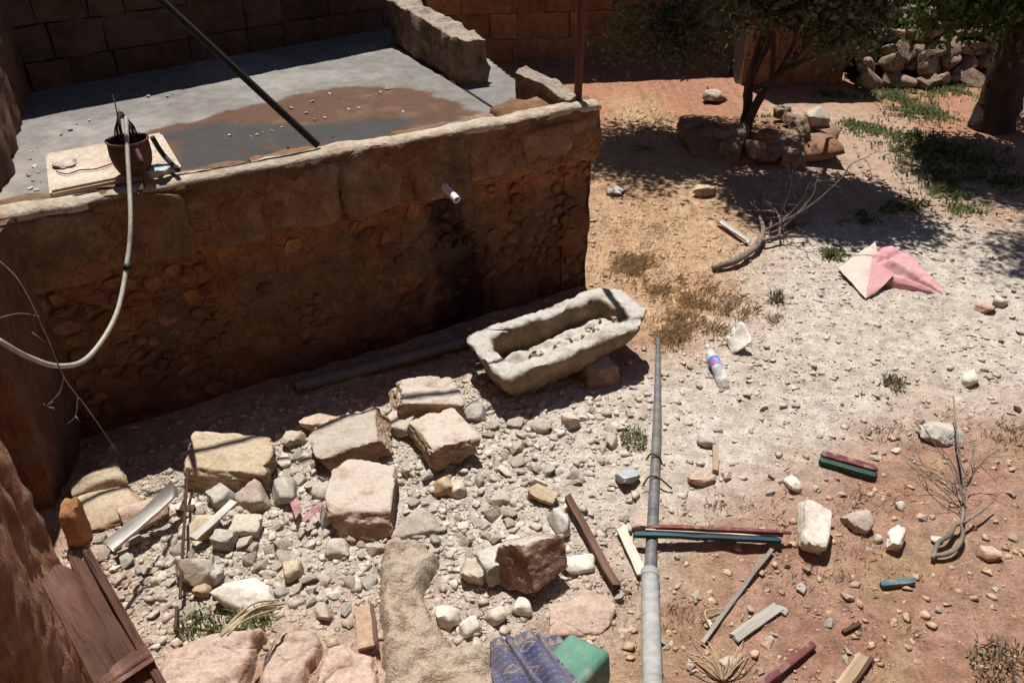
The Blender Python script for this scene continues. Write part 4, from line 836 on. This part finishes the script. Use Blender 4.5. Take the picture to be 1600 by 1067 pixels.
for nm, off, mm_, t_ in (('red_face', Vector((.01, .02, .025)), PRED, .03), ('green_face', Vector((-.01, -.02, .005)), PGREEN, .04)):
    o = plank(nm, G(1285, 722, .02)+off, G(1362, 744, .02)+off, .055, t_, mm_, None, None, 12, parent=e, jag=.03); o.matrix_basis.translation = o.matrix_basis.translation-e.location
plank('brown_stick', G(1117, 694, .03), G(1117, 742, .03), .035, .03, WOODT, 'short brown stick lying right of the fallen pole', 'stick', 13)
plank('short_stick', G(1316, 990, .012), G(1343, 976, .012), .02, .016, WOODD, 'tiny dark stick on the red soil near the batten', 'stick', 14)
stick('rusty_rod', [G(304, 742, .16), G(297, 830, .14), G(288, 955, .10)], .0085, RUST, 'thin rusty iron rod lying down across the left rubble', 'rod', .05)
stick('rusty_rod', [G(280, 958, .05), G(277, 995, .05)], .009, RUST, 'short rusty rod end sticking out by the weed patch', 'rod', .05)
def sheet(name, A, Bp, w, m, label, cat, seed, curl=.05, bend=.05):       # bent strip of thin metal with thickness
    A = Vector(A); Bp = Vector(Bp); L = (Bp-A).length; n = 30; k = 10; s, v = np.meshgrid(np.linspace(0, 1, n), np.linspace(-1, 1, k)); x = s*L; y = v*w/2*(1-.25*s); z = curl*v**2+bend*s**2*(1+.4*v)+.006*fb2(x, y, 12, seed, 3)
    top = np.stack([x, y, z+.003], -1).reshape(-1, 3); bot = np.stack([x, y, z-.003], -1).reshape(-1, 3); I = np.arange(n*k).reshape(k, n); F = np.stack([I[:-1, :-1], I[:-1, 1:], I[1:, 1:], I[1:, :-1]], -1).reshape(-1, 4)
    F = [tuple(f) for f in F]+[tuple(f[::-1]+n*k) for f in F]; ed = list(I[0])+list(I[1:, -1])+list(I[-1, ::-1][1:])+list(I[::-1, 0][1:-1])
    F += [(ed[j], ed[j]+n*k, ed[(j+1) % len(ed)]+n*k, ed[(j+1) % len(ed)]) for j in range(len(ed))]
    o = mk(name, np.concatenate([top, bot]), F, m, None, True, auto=40); o.matrix_basis = axes(A, Bp); return tag(o, label, cat)
sheet('bent_gutter', G(180, 872, .06), G(290, 795, .10), .10, SHEET, 'bent white sheet metal gutter piece on the left rubble', 'gutter', 15)
plank('white_strip', G(307, 856, .07), G(371, 806, .12), .05, .012, SHEET, 'white flat strip lying right of the rusty rod', 'strip', 16)
sheet('white_scrap', G(1122, 352, .03), G(1168, 384, .03), .07, SHEET, 'bent white scrap beside the dead branch above the bottle', 'scrap', 17, .03, .0)
# tile panel wedged by the mound
e = empty('floor_tile', G(570, 985), 'beige broken floor tile with dark brown side, stuck beside the earth mound', 'tile')
pA, pB = G(566, 962, .07), G(575, 1022, .05)
o = plank('panel_face', pA, pB, .08, .02, mat('beige_tile', [(.30, .205, .135), (.36, .25, .17), (.40, .30, .21)], 3, bump=.2, rnd=0), None, None, 18, parent=e); o.matrix_basis.translation = o.matrix_basis.translation-e.location
o = plank('panel_side', pA+Vector((.052, .01, .0)), pB+Vector((.052, 0, .0)), .022, .05, WOODD, None, None, 19, parent=e, jag=.03); o.matrix_basis.translation = o.matrix_basis.translation-e.location
# old wooden panel leaning by the pier
e = empty('wooden_panel', (-1.45, 2.05, .4), 'weathered brown wooden panel with split boards at the lower left corner', 'wooden panel')
def R_(px, py, t): return Vector((0, 0, CAMH))+Vector(ray(px, py))*t
tl, tr_, bl2, br2 = R_(62, 905, 2.62), R_(142, 860, 2.72), R_(172, 1115, 2.5), R_(248, 1045, 2.6)
br2 = br2+(br2-tr_)*.15
nb = 3; upn = (tr_-tl).cross(bl2-tl).normalized(); upn = upn if upn.z > 0 else -upn
def board(name, c0, c1, c2, c3, th, seed, lift=0, amp=.012):   # quad board with split, wavy surface; c0-c1 is the top end
    n, k = 40, 9; s, v = np.meshgrid(np.linspace(0, 1, n), np.linspace(0, 1, k)); S1, V1 = s[..., None], v[..., None]; c0, c1, c2, c3, u_ = [np.array(q, float) for q in (c0, c1, c2, c3, upn)]
    ax_ = (c3-c0)/np.linalg.norm(c3-c0)
    Q = (c0*(1-V1)+c1*V1)*(1-S1)+(c3*(1-V1)+c2*V1)*S1; Q = Q.reshape(-1, 3); s, v = s.ravel(), v.ravel()
    h = lift+amp*fbm(np.stack([s*3, v*2, 0*s+seed], -1), seed, 4)*2-.003*(np.abs(v-.5)*2)**8; Q = Q+h[:, None]*u_+(np.clip(.1-s, 0, 1)*10*.035*noise(np.stack([v*7, 0*s, 0*s+seed*3.7], -1), seed))[:, None]*ax_
    B_ = Q-u_*th; I = np.arange(n*k).reshape(k, n); F = np.stack([I[:-1, :-1], I[:-1, 1:], I[1:, 1:], I[1:, :-1]], -1).reshape(-1, 4); nq = n*k
    F = [tuple(f) for f in F]+[tuple(f[::-1]+nq) for f in F]; ed = list(I[0])+list(I[1:, -1])+list(I[-1, ::-1][1:])+list(I[::-1, 0][1:-1]); F += [(ed[j], ed[j]+nq, ed[(j+1) % len(ed)]+nq, ed[(j+1) % len(ed)]) for j in range(len(ed))]
    M = axes(Vector(c0), Vector(c3), upn); Mi = np.array(M.inverted()); V = np.concatenate([Q, B_]); V = V@Mi[:3, :3].T+Mi[:3, 3]
    o = mk(name, V, F, WOODR, e, True, auto=40); M.translation -= e.location; o.matrix_basis = M
cuts = [0, .58, 1.]
for k in range(2):
    a_, b_ = cuts[k]+.0012, cuts[k+1]-.0012; board('board', tl.lerp(tr_, a_), tl.lerp(tr_, b_), bl2.lerp(br2, b_), bl2.lerp(br2, a_), .022, 60+k, .0, .010)
board('cross_batten', tl.lerp(bl2, .80), tr_.lerp(br2, .74), tr_.lerp(br2, .82), tl.lerp(bl2, .88), .02, 66, .03, .003)
board('edge_rail', tl.lerp(tr_, .84), tl.lerp(tr_, 1.0), bl2.lerp(br2, 1.0), bl2.lerp(br2, .84), .03, 68, .012, .006)

# ---------------------------------------------------------------- dead branches and vine
def branch(name, stems, m, label, cat='branch', wob=.15, seed=1):
    parts = [tube_geo(spline(p, 7) if len(p) > 2 else np.array(p, float), r, 7, wob, seed+i) for i, (p, r) in enumerate(stems)]
    return tag(recentre(mk(name, *merge(parts), m, None, True)), label, cat)
def twigs(p, d, L, r, depth, rg, out):
    pts = [np.array(p)]; d = np.array(d, float)/np.linalg.norm(d)
    for k in range(4): d = d+rg.normal(0, .22, 3); d /= np.linalg.norm(d); pts.append(pts[-1]+d*L/4)
    for q in pts: q[2] = max(q[2], ghs(q[0], q[1])+.006)
    out.append((pts, [r, r*.45]))
    if depth:
        for j in range(3): k = rg.randint(1, 5); twigs(pts[k], d+rg.normal(0, .7, 3), L*.55, r*.5, depth-1, rg, out)
rg = np.random.RandomState(12)
st = [([G(1113, 424, .03), G(1150, 415, .06), G(1178, 398, .08), G(1190, 375, .10), G(1184, 355, .12)], [.028, .034, .032, .024, .016]), ([G(1186, 388, .08), G(1230, 380, .08), G(1260, 378, .05)], [.02, .008])]
for k in range(9): twigs(G(1190+rg.uniform(-5, 25), 372+rg.uniform(-15, 15), .08), (rg.uniform(.2, 1), rg.uniform(.1, 1.0), rg.uniform(.0, .5)), rg.uniform(.5, 1.0), .012, 2, rg, st)
branch('dead_branch', st, DEADW, 'thick grey dead branch with twigs lying above the plastic bottle')
st = [([G(1455, 878, .03), G(1462, 858, .05), G(1478, 848, .06), G(1486, 835, .07), G(1497, 828, .07), G(1500, 805, .07), G(1500, 770, .08), G(1492, 725, .10), G(1484, 690, .14), G(1478, 650, .18)], [.013, .014, .013, .012, .009, .007, .004]),
      ([G(1458, 874, .03), G(1480, 872, .04), G(1494, 862, .05), G(1500, 845, .06), G(1495, 830, .07)], [.013, .013, .012, .010]), ([G(1500, 830, .07), G(1525, 815, .08), G(1547, 797, .08)], [.010, .005])]
for k in range(9): twigs(G(1500+rg.uniform(-6, 6), rg.uniform(730, 815), .09), (rg.normal(0, .6), 1, .25), rg.uniform(.2, .45), .005, 1, rg, st)
branch('dead_branch', st, DEADW, 'looped dead branch with upright twigs at the right of the yard')
st = []
for k in range(7): a = G(372+rg.uniform(-12, 8), 1066+rg.uniform(-4, 10), .36); b = G(445+rg.uniform(-14, 12), 990+rg.uniform(-8, 8), .22); st.append(([a, a.lerp(b, .5)+Vector((0, rg.normal(0, .02), .04)), b], [.006, .004]))
branch('dry_stalks', st, flat('straw_stalk', (.36, .28, .17), .8), 'bundle of dry stalks lying over the pink boulders', 'stalks')
st = [([G(1112, 990, .02), G(1100, 965, .05), G(1130, 955, .02)], [.006, .004])]
for k in range(14): a = G(1130, 1066, .01); b = G(1130+rg.uniform(-70, 60), 1066-rg.uniform(25, 70), .02); st.append(([a, a.lerp(b, .5)+Vector((0, 0, rg.uniform(.02, .07))), b], [.004, .002]))
branch('dry_stalks', st, flat('straw_stalk_pale', (.40, .31, .19), .8), 'fan of dry straw stalks on the red soil at the bottom', 'stalks')
def RV(px, py, t): return np.array((0, 0, CAMH))+ray(px, py)*t
st = [([RV(-10, 400, 3.5), RV(30, 440, 3.5), RV(70, 520, 3.55), RV(100, 590, 3.6), RV(130, 630, 3.65), RV(155, 665, 3.7), RV(182, 705, 3.8)], [.0035, .003]),
      ([RV(100, 590, 3.6), RV(92, 615, 3.6), RV(72, 634, 3.6)], [.004, .003]), ([RV(122, 620, 3.65), RV(118, 650, 3.65), RV(105, 662, 3.65)], [.004, .002]), ([RV(0, 497, 3.5), RV(30, 490, 3.5), RV(62, 494, 3.55)], [.004, .002]), ([RV(50, 520, 3.5), RV(72, 535, 3.55)], [.003, .002]), ([RV(118, 650, 3.65), RV(126, 660, 3.65)], [.003, .002])]
for k in range(5): st.append(([RV(72, 634, 3.6), RV(72+rg.uniform(-10, 14), 634+rg.uniform(-8, 8), 3.6)], [.003, .006]))
branch('dry_vine', st, flat('dry_vine_bark', (.14, .10, .075), .9), 'thin dry vine twig hanging at the left in front of the cistern wall', 'vine')

# ---------------------------------------------------------------- sack, bottle, jerrycan, cloth
def sack():
    a, b = G(1352, 425), G(1478, 462); L = (b-a).length; n, k = 90, 60; t, s = np.meshgrid(np.linspace(0, 1, n), np.linspace(0, 1, k)); ang = math.pi*s
    w = .34*np.interp(t, [0, .12, .3, .5, .75, 1], [.75, .95, 1, .8, .42, .06]); h = .19*np.interp(t, [0, .1, .25, .5, .8, 1], [.6, .85, 1, .72, .35, .06])
    c = np.interp(t, [0, .3, 1], [.13, .09, 0]); y = c+w*np.cos(ang)*np.where(np.cos(ang) > 0, 1.1, .75); z = h*np.sin(ang)**.85; x = t*L
    wr = .022*fb2(x*1.0, y*2.2, 5, 701, 4)+.02*np.abs(fb2(x+y*.8, y-x, 4.5, 702, 3)); z = z*(1+wr*3)+wr*np.sin(ang); y = y+.03*fb2(x, z, 6, 703, 3)
    z = z+.014*fb2(x+.5*z, y+z, 11, 707, 4)*np.sin(ang)+np.sin(ang)*(1-t)**.7*(.020*np.sin(ang*7+2.5*fb2(x, y, 4, 705, 2)+3*t)+.010*np.sin(ang*15+t*6+3*fb2(x, y, 6, 706, 2)))-.05*np.exp(-((t-.2-.1*np.cos(ang))/.06)**2)*np.sin(ang)
    V = np.stack([x, y, z], -1).reshape(-1, 3); I = np.arange(n*k).reshape(k, n); F = [tuple(f) for f in np.stack([I[:-1, :-1], I[:-1, 1:], I[1:, 1:], I[1:, :-1]], -1).reshape(-1, 4)]
    return a, b, V, F
a, b, V, F = sack(); e = empty('sack', a, 'faded pink woven sack lying slumped on the pale ground', 'sack'); e.rotation_euler = (0, 0, math.atan2((b-a).y, (b-a).x)); mk('sack_body', V, F, PINK, e, True)
def patch(name, pts, nx_, ny_, m, parent, amp, seed, th=.006):   # a draped quad with thickness; pts: 4 corners
    s, t = np.meshgrid(np.linspace(0, 1, nx_), np.linspace(0, 1, ny_)); s = s[..., None]; t = t[..., None]; p = [np.array(q, float) for q in pts]
    Q = (p[0]*(1-s)+p[1]*s)*(1-t)+(p[3]*(1-s)+p[2]*s)*t; Q = Q.reshape(-1, 3); d = fbm(Q*7, seed, 4)*amp+np.abs(fbm(Q*4+9, seed+1, 3))*amp; Q[:, 2] += d
    I = np.arange(len(Q)).reshape(ny_, nx_); F = np.stack([I[:-1, :-1], I[:-1, 1:], I[1:, 1:], I[1:, :-1]], -1).reshape(-1, 4); nq = len(Q)
    F = [tuple(f) for f in F]+[tuple(f[::-1]+nq) for f in F]; ed = list(I[0])+list(I[1:, -1])+list(I[-1, ::-1][1:])+list(I[::-1, 0][1:-1]); F += [(ed[j], ed[j]+nq, ed[(j+1) % len(ed)]+nq, ed[(j+1) % len(ed)]) for j in range(len(ed))]
    return mk(name, np.concatenate([Q, Q-np.array((0, 0, th))]), F, m, parent, True, auto=50)
o = patch('sack_mouth', [G(1308, 424, .03), G(1362, 398, .13), G(1372, 428, .12), G(1352, 470, .03)], 22, 22, BEIGE, e, .022, 711); o.matrix_basis = e.matrix_basis.inverted()
o = patch('sack_corner', [G(1352, 470, .02), G(1356, 428, .16), G(1392, 445, .10), G(1368, 462, .02)], 14, 14, PINK, e, .02, 713); o.matrix_basis = e.matrix_basis.inverted()
for lab_, cs in (('thin pink cloth scrap in the rubble, left of its pair', ((456, 799), (468, 790), (474, 812), (465, 826))), ('thin pink cloth scrap lying nearer the squared block', ((474, 826), (503, 803), (506, 810), (480, 832)))):
    o = patch('cloth_scrap', [G(x, y, .075) for x, y in cs], 12, 12, RAG, None, .06, 720+cs[0][0]); recentre(o); tag(o, lab_, 'cloth scrap')
# bottle
def petmat():
    m = bpy.data.materials.new('clear_plastic'); m.use_nodes = True; t = m.node_tree; b = t.nodes['Principled BSDF']; b.inputs['Base Color'].default_value = (.75, .76, .74, 1); b.inputs['Roughness'].default_value = .22
    tr = nd(t, 'ShaderNodeBsdfTransparent'); ms = nd(t, 'ShaderNodeMixShader'); ms.inputs[0].default_value = .42; t.links.new(tr.outputs[0], ms.inputs[1]); t.links.new(b.outputs[0], ms.inputs[2]); t.links.new(ms.outputs[0], t.nodes['Material Output'].inputs[0]); return m
ba, bb = G(1132, 606, .035), G(1103, 549, .055); Lb = (bb-ba).length; e = empty('plastic_bottle', ba, 'empty clear plastic bottle with blue label lying near the white shard', 'bottle')
M = axes(ba, bb) @ Matrix.Rotation(math.pi/2, 4, 'Y'); M.translation = Vector((0, 0, 0)); r = .046
prof = [(0, .0), (r*.6, .0), (r*.92, .012), (r, .03), (r, .1*1), (r*.96, .11), (r, .12), (r, Lb*.36), (r*.95, Lb*.38), (r*.95, Lb*.62), (r, Lb*.64), (r*.97, Lb*.70), (r*.7, Lb*.82), (r*.34, Lb*.91), (r*.3, Lb*.95)]
o = mk('bottle_body', *lathe(prof, 24), petmat(), e, True, auto=50); o.matrix_basis = M
lab = mat('bottle_label', [(.05, .12, .42), (.07, .16, .50), (.62, .62, .62)], 16, .4, bump=0, rnd=0, speck=0, stain=(.55, .1, .09), stain_amt=.8, sscale=18)
o = mk('bottle_label', *lathe([(r*.965, Lb*.40), (r*.968, Lb*.5), (r*.965, Lb*.61)], 24), lab, e, True); o.matrix_basis = M
o = mk('bottle_cap', *lathe([(r*.38, Lb*.93), (r*.38, Lb*.985), (0, Lb*.985)], 18), PVC, e, True, auto=40); o.matrix_basis = M
# jerrycan
jp = G(892, 1088); e = empty('jerrycan', jp, 'faded green plastic jerrycan lying behind the patterned cloth', 'jerrycan'); e.rotation_euler = (math.radians(6), math.radians(10), math.radians(142))
bm = bmesh.new(); bmesh.ops.create_cube(bm, size=1)
for v in bm.verts: v.co = Vector((v.co.x*.24, v.co.y*.36, v.co.z*.19))
bmesh.ops.bevel(bm, geom=bm.edges[:], offset=.042, segments=5, profile=.6, affect='EDGES'); bmesh.ops.subdivide_edges(bm, edges=bm.edges[:], cuts=2, use_grid_fill=True)
for v in bm.verts:
    if v.co.z > .06:                                        # sunken panel and ribs on the broad face
        d = max(abs(v.co.x)/.085, abs(v.co.y)/.13); v.co.z -= .005*(1-min(1, max(0, (d-.8)/.2)))*(1 if abs(v.co.y) > .02 else .2)
me = bpy.data.meshes.new('can_body'); bm.to_mesh(me); bm.free(); o = link('can_body', me, JERRY, e, True); o.location = (0, 0, .11)
tube('can_handle', [(-.05, .16, .13), (-.05, .215, .14), (.0, .225, .14), (.05, .215, .14), (.05, .16, .13)], .013, JERRY, e, 8)
o = mk('can_cap', *lathe([(.0, .0), (.028, .0), (.028, .04), (0, .04)], 16), JERRY, e, True, auto=40); o.location = (.075, .17, .12); o.rotation_euler = (math.radians(-90), 0, 0)
# patterned cloth, draped over the lump with folds
def clothmat():
    m = bpy.data.materials.new('blue_yellow_weave'); m.use_nodes = True; t = m.node_tree; b = t.nodes['Principled BSDF']; L = t.links.new; b.inputs['Roughness'].default_value = .95; b.inputs['Specular IOR Level'].default_value = .1
    uv = nd(t, 'ShaderNodeUVMap'); uv.uv_map = 'UVMap'
    def M(op, a, c=None, d=None):
        x = nd(t, 'ShaderNodeMath', operation=op)
        for s, v in zip(x.inputs, (a, c, d)):
            if v is None: continue
            if isinstance(v, (int, float)): s.default_value = v
            else: L(v, s)
        return x.outputs[0]
    se = nd(t, 'ShaderNodeSeparateXYZ'); L(uv.outputs[0], se.inputs[0]); u, v = se.outputs[0], se.outputs[1]
    ck = nd(t, 'ShaderNodeTexChecker'); ck.inputs['Scale'].default_value = 46; L(uv.outputs[0], ck.inputs[0])
    fu = M('FRACT', M('MULTIPLY', u, 3.2)); fv = M('FRACT', M('MULTIPLY', v, 3.2)); dm = M('ADD', M('ABSOLUTE', M('SUBTRACT', fu, .5)), M('ABSOLUTE', M('SUBTRACT', fv, .5)))
    dq = M('DIVIDE', M('FLOOR', M('MULTIPLY', dm, 14)), 14); motif = M('MULTIPLY', M('LESS_THAN', dq, .24), M('GREATER_THAN', M('FRACT', M('MULTIPLY', dq, 4.7)), .45))
    border = M('GREATER_THAN', v, .86); bz = M('MULTIPLY', border, M('GREATER_THAN', M('ABSOLUTE', M('SUBTRACT', M('FRACT', M('MULTIPLY', u, 16)), .5)), M('MULTIPLY', M('SUBTRACT', v, .86), 4)))
    ln = M('MULTIPLY', M('GREATER_THAN', M('FRACT', M('MULTIPLY', v, 12)), .78), M('LESS_THAN', M('FRACT', M('MULTIPLY', u, 30)), .6))
    yl = M('MAXIMUM', M('MAXIMUM', motif, bz), M('MULTIPLY', ln, .55))
    mx = nd(t, 'ShaderNodeMix', data_type='RGBA'); mx.inputs[6].default_value = (.05, .058, .15, 1); mx.inputs[7].default_value = (.30, .225, .125, 1); L(M('MULTIPLY', yl, .8), mx.inputs[0])
    m2 = nd(t, 'ShaderNodeMix', data_type='RGBA', blend_type='MULTIPLY'); m2.inputs[0].default_value = .35; L(mx.outputs[2], m2.inputs[6]); L(ck.outputs[0], m2.inputs[7]); nz = nd(t, 'ShaderNodeTexNoise'); nz.inputs['Scale'].default_value = 5; nz.inputs['Detail'].default_value = 7; L(uv.outputs[0], nz.inputs['Vector']); m3 = nd(t, 'ShaderNodeMix', data_type='RGBA'); L(M('MULTIPLY', M('SUBTRACT', nz.outputs[0], .3), 1.1), m3.inputs[0]); L(m2.outputs[2], m3.inputs[6]); m3.inputs[7].default_value = (.30, .26, .22, 1); L(m3.outputs[2], b.inputs['Base Color']); return m
cc = [G(768, 1042, .20), G(872, 1018, .12), G(935, 1125, .14), G(785, 1160, .26)]
s, t = np.meshgrid(np.linspace(0, 1, 70), np.linspace(0, 1, 60)); p = [np.array(q, float) for q in cc]; S_, T_ = s[..., None], t[..., None]
Q = ((p[0]*(1-S_)+p[1]*S_)*(1-T_)+(p[3]*(1-S_)+p[2]*S_)*T_).reshape(-1, 3); s, t = s.ravel(), t.ravel()
Q[:, 2] += .05*np.sin(math.pi*s)+.062*np.abs(np.sin((s*1.0-t*.35)*math.pi*2.6+.9))*(.3+.7*t)-.03+.02*np.sin((s*1.3-t*.2)*math.pi*7)+.012*fbm(Q*9, 801, 3); Q[:, 0] += .02*np.sin((s-t*.2)*14)
I = np.arange(len(Q)).reshape(60, 70); F = np.stack([I[:-1, :-1], I[:-1, 1:], I[1:, 1:], I[1:, :-1]], -1).reshape(-1, 4)
o = mk('cloth', Q, F, clothmat(), None, True); uvl = o.data.uv_layers.new(name='UVMap'); li = np.zeros(len(o.data.loops), np.int32); o.data.loops.foreach_get('vertex_index', li); uvl.data.foreach_set('uv', np.stack([s[li], 1-t[li]], -1).astype(np.float32).ravel())
md = o.modifiers.new('thick', 'SOLIDIFY'); md.thickness = .006; recentre(o); tag(o, 'blue and yellow patterned woven cloth crumpled at the bottom edge', 'cloth')

# ---------------------------------------------------------------- ruined dry stone wall, planter, trees
rg = np.random.RandomState(33)
e = empty('dry_stone_wall', (5.3, 12.8, 0), 'collapsed dry stone wall of heaped rough stones at the upper right', 'stone wall')
STM = []
for k in range(10):
    V, F = rock_geo((1, rg.uniform(.6, .95), rg.uniform(.45, .8)), 900+k, 3, k % 2 == 0, 4, .05); me = bpy.data.meshes.new('stone'); me.from_pydata([tuple(v) for v in V], [], [tuple(f) for f in F]); me.update(); me.polygons.foreach_set('use_smooth', [True]*len(me.polygons)); me.set_sharp_from_angle(angle=math.radians(40))
    me.materials.append([mat('field_stone_%d' % k, [(.16, .10, .065), (.28, .195, .135), (.38, .29, .22)], 5, bump=.9, bscale=16, dist=.02, rnd=.25), ][0] if k == 0 else STM[0].materials[0]); STM.append(me)
for row in range(7):
    z = row*.20; x = 5.45
    while x < 10.2:
        s = rg.uniform(.24, .46); o = bpy.data.objects.new('stone', STM[rg.randint(10)]); COL.objects.link(o); o.parent = e; o.scale = (s*1.15, s*.95, s*.85)
        hgt = 1.55+.3*math.sin(x*2.1)
        if z > hgt: x += s; continue
        o.location = (x-5.3, rg.uniform(-.08, .12)+.16*row-.15+.10*(x-5.4), z+.1); o.rotation_euler = (rg.normal(0, .5), rg.normal(0, .35), rg.uniform(0, 6.28)); x += s*.82
V, F = boxgrid(5, .8, 1.3, 4, 1, 1); V += np.array((2.6, 1.25, .6)); mk('core', V, F, mort2, e)
ashlar('block_wall', 'stone block wall standing behind the collapsed dry stone wall', (5.6, 15.2), (13, 15.6), -.1, 3.2, .42, .62, ASHO, mort2, 6)
# planter round the small tree
TB = P(1160, 198, .26)
e = empty('stone_planter', (TB.x, TB.y, 0), 'low rough stone bed around the foot of the small tree', 'planter')
V, F = rock_geo((2.0, 1.5, .56), 950, 4, False, 6, .04); V[:, 2] = np.maximum(V[:, 2], -.3); o = mk('soil', V, F, REDSOIL, e, True); o.location = (.15, .1, .0)
arc = [(1092, 205), (1118, 214), (1146, 226), (1176, 232), (1206, 236), (1236, 236), (1262, 226), (1280, 208), (1130, 210), (1200, 214), (1250, 205), (1276, 185), (1240, 188), (1222, 176)]
for k, (x, y) in enumerate(arc):
    p = P(x, y, .14 if k < 8 else .30); s = rg.uniform(.34, .5) if k < 8 else rg.uniform(.22, .32); o = bpy.data.objects.new('stone', STM[rg.randint(10)]); COL.objects.link(o); o.parent = e; o.scale = (s*1.1, s*.9, s*.95); o.rotation_euler = (rg.normal(0, .2), rg.normal(0, .2), rg.uniform(0, 6)); o.location = p-Vector((TB.x, TB.y, 0))
pl_ = stone(1270, 212, (.30, .28, .24), 'pale lump on the right end of the stone bed under the small tree', LIME, 951, 10, sub=4, sink=.0); pl_.location = P(1272, 200, .20)
stone(1112, 160, (.32, .24, .16), 'brownish lump on the sunlit red soil left of the small tree', BROWN, 952, 10, sub=3)
stone(960, 303, (.2, .18, .1), 'dark stone on the dry grass beside the cistern corner', BROWN, 953, 10, sub=3)
stone(1100, 305, (.24, .16, .14), 'brown stone with a pale top in the tree shade', TAN, 954, 10, sub=3)

def grow(p, d, L, r, depth, rg, limbs, tips, up=.15):
    pts = [np.array(p, float)]; d = np.array(d, float); d /= np.linalg.norm(d)
    for k in range(5): d = d+rg.normal(0, .13, 3)+np.array((0, 0, up*.2)); d /= np.linalg.norm(d); pts.append(pts[-1]+d*L/5)
    limbs.append((pts, [r, r*.62]))
    if depth == 0: tips += [pts[2], pts[3], pts[4], pts[5]]; return
    for j in range(rg.randint(3, 5)): k = rg.randint(2, 6); grow(pts[k], d+rg.normal(0, .62, 3), L*rg.uniform(.55, .75), r*.55, depth-1, rg, limbs, tips, up)
def tree(name, base, stems, label, leafm, nleaf, lsz, seed, spread, extra=(), depth=3, up=.15, keepf=None):
    rg = np.random.RandomState(seed); limbs, tips = [], []
    for d, L, r in stems: grow(base+Vector((rg.normal(0, .05), rg.normal(0, .05), -.1)), d, L, r, depth, rg, limbs, tips, up)
    e = empty(name, base, label, 'tree')
    if extra: tips += [np.array(q) for q in extra]
    if keepf is not None:
        tips = [q for q in tips if keepf(q)]; limbs = [l for l in limbs if l[1][0] > .022 or keepf(l[0][-1])]
    parts = [tube_geo(spline(p, 4), r, 9 if r[0] > .03 else 5, .12, seed+i) for i, (p, r) in enumerate(limbs)]
    o = mk('trunk', *merge(parts), BARK, e, True); o.location = -base
    tips = np.array(tips); n = nleaf; c = tips[rg.randint(len(tips), size=n)]+rg.normal(0, spread, (n, 3)); d = rg.normal(0, 1, (n, 3)); d[:, 2] -= .25; d /= np.linalg.norm(d, axis=1)[:, None]
    sd = np.cross(d, rg.normal(0, 1, (n, 3))); sd /= np.linalg.norm(sd, axis=1)[:, None]; nn = np.cross(d, sd); l = lsz*rg.uniform(.6, 1.25, n)[:, None]; w = l*.24
    V = np.stack([c, c+d*l*.5-sd*w+nn*l*.06, c+d*l, c+d*l*.5+sd*w+nn*l*.06], 1).reshape(-1, 3); F = np.arange(n*4).reshape(n, 4)
    cc = np.repeat(rg.uniform(0, 1, n), 4)[:, None]*np.ones((1, 3)); o = mk('crown', V, F, leafm, e, False, cc); o.location = -base
    return e
ex = []
rx = np.random.RandomState(4)
for k in range(26): q = P(rx.uniform(950, 1150), rx.uniform(5, 75), 1.0); t = rx.uniform(.62, .72); ex.append(np.array((0, 0, CAMH))+(np.array(q)-np.array((0, 0, CAMH)))*t*10.6/ (q.y*t))
for k in range(16): q = ray(rx.uniform(1180, 1350), rx.uniform(-20, 30)); ex.append(np.array((0, 0, CAMH))+q*(10.9/q[1]))
for k in range(10): q = ray(rx.uniform(1318, 1345), rx.uniform(40, 85)); ex.append(np.array((0, 0, CAMH))+q*(10.9/q[1]))
for k in range(260): ex.append(np.array((rx.normal(1.5, .5), rx.normal(11.3, .4), rx.uniform(3.0, 4.6))))
def kp(q):
    d = q[1]*math.cos(PITCH)+(CAMH-q[2])*math.sin(PITCH); x = 800+FPX*q[0]/d; y = 533.5+FPX*((CAMH-q[2])*math.cos(PITCH)-q[1]*math.sin(PITCH))/d; 
    if q[0]+.10*q[2] > 3.6 and q[1]-.40*q[2] > 8.9: return False
    return y < (78 if x < 1130 else 30 if x < 1180 else -5 if x < 1300 else 62)
for k in range(130): v_ = rx.normal(0, 1, 3); v_ /= np.linalg.norm(v_); ex.append(np.array((2.75, 9.95, 4.3))+v_*np.array((.85, .65, .6))*rx.uniform(.3, 1))
tree('small_tree', TB, [((-.06, -.02, 1), 1.5, .065), ((.07, .03, 1), 1.6, .06)], 'dark leaved small tree with two thin stems rising from the stone bed', LEAF, 66000, .095, 21, .17, ex, keepf=kp)
ex = []
for k in range(34): q = ray(rx.uniform(1455, 1590), rx.uniform(-40, 38)); ex.append(np.array((0, 0, CAMH))+q*(rx.uniform(10.3, 10.9)/q[1]))
for cx, cy, cz, n_ in ((5.1, 11.0, 5.0, 90), (4.95, 9.0, 5.4, 60), (5.9, 10.2, 5.0, 120)):
    for k in range(n_): v_ = rx.normal(0, 1, 3); v_ /= np.linalg.norm(v_); ex.append(np.array((cx, cy, cz))+v_*np.array((.95, .9, .6))*rx.uniform(.3, 1))
def kb(q):
    X_, Y_ = q[0]+.10*q[2], q[1]-.40*q[2]; d = Y_*math.cos(PITCH)+CAMH*math.sin(PITCH); d2 = q[1]*math.cos(PITCH)+(CAMH-q[2])*math.sin(PITCH); return 800+FPX*X_/d > 1395 and (q[2] > 2.1 or 533.5+FPX*((CAMH-q[2])*math.cos(PITCH)-q[1]*math.sin(PITCH))/d2 < 45)
tree('big_tree', P(1543, 196, 0.02), [((.12, .05, 1), 2.6, .30)], 'thick trunked shade tree at the right edge with bright green leaves', LEAF2, 52000, .11, 43, .18, ex, depth=3, up=.4, keepf=kb)
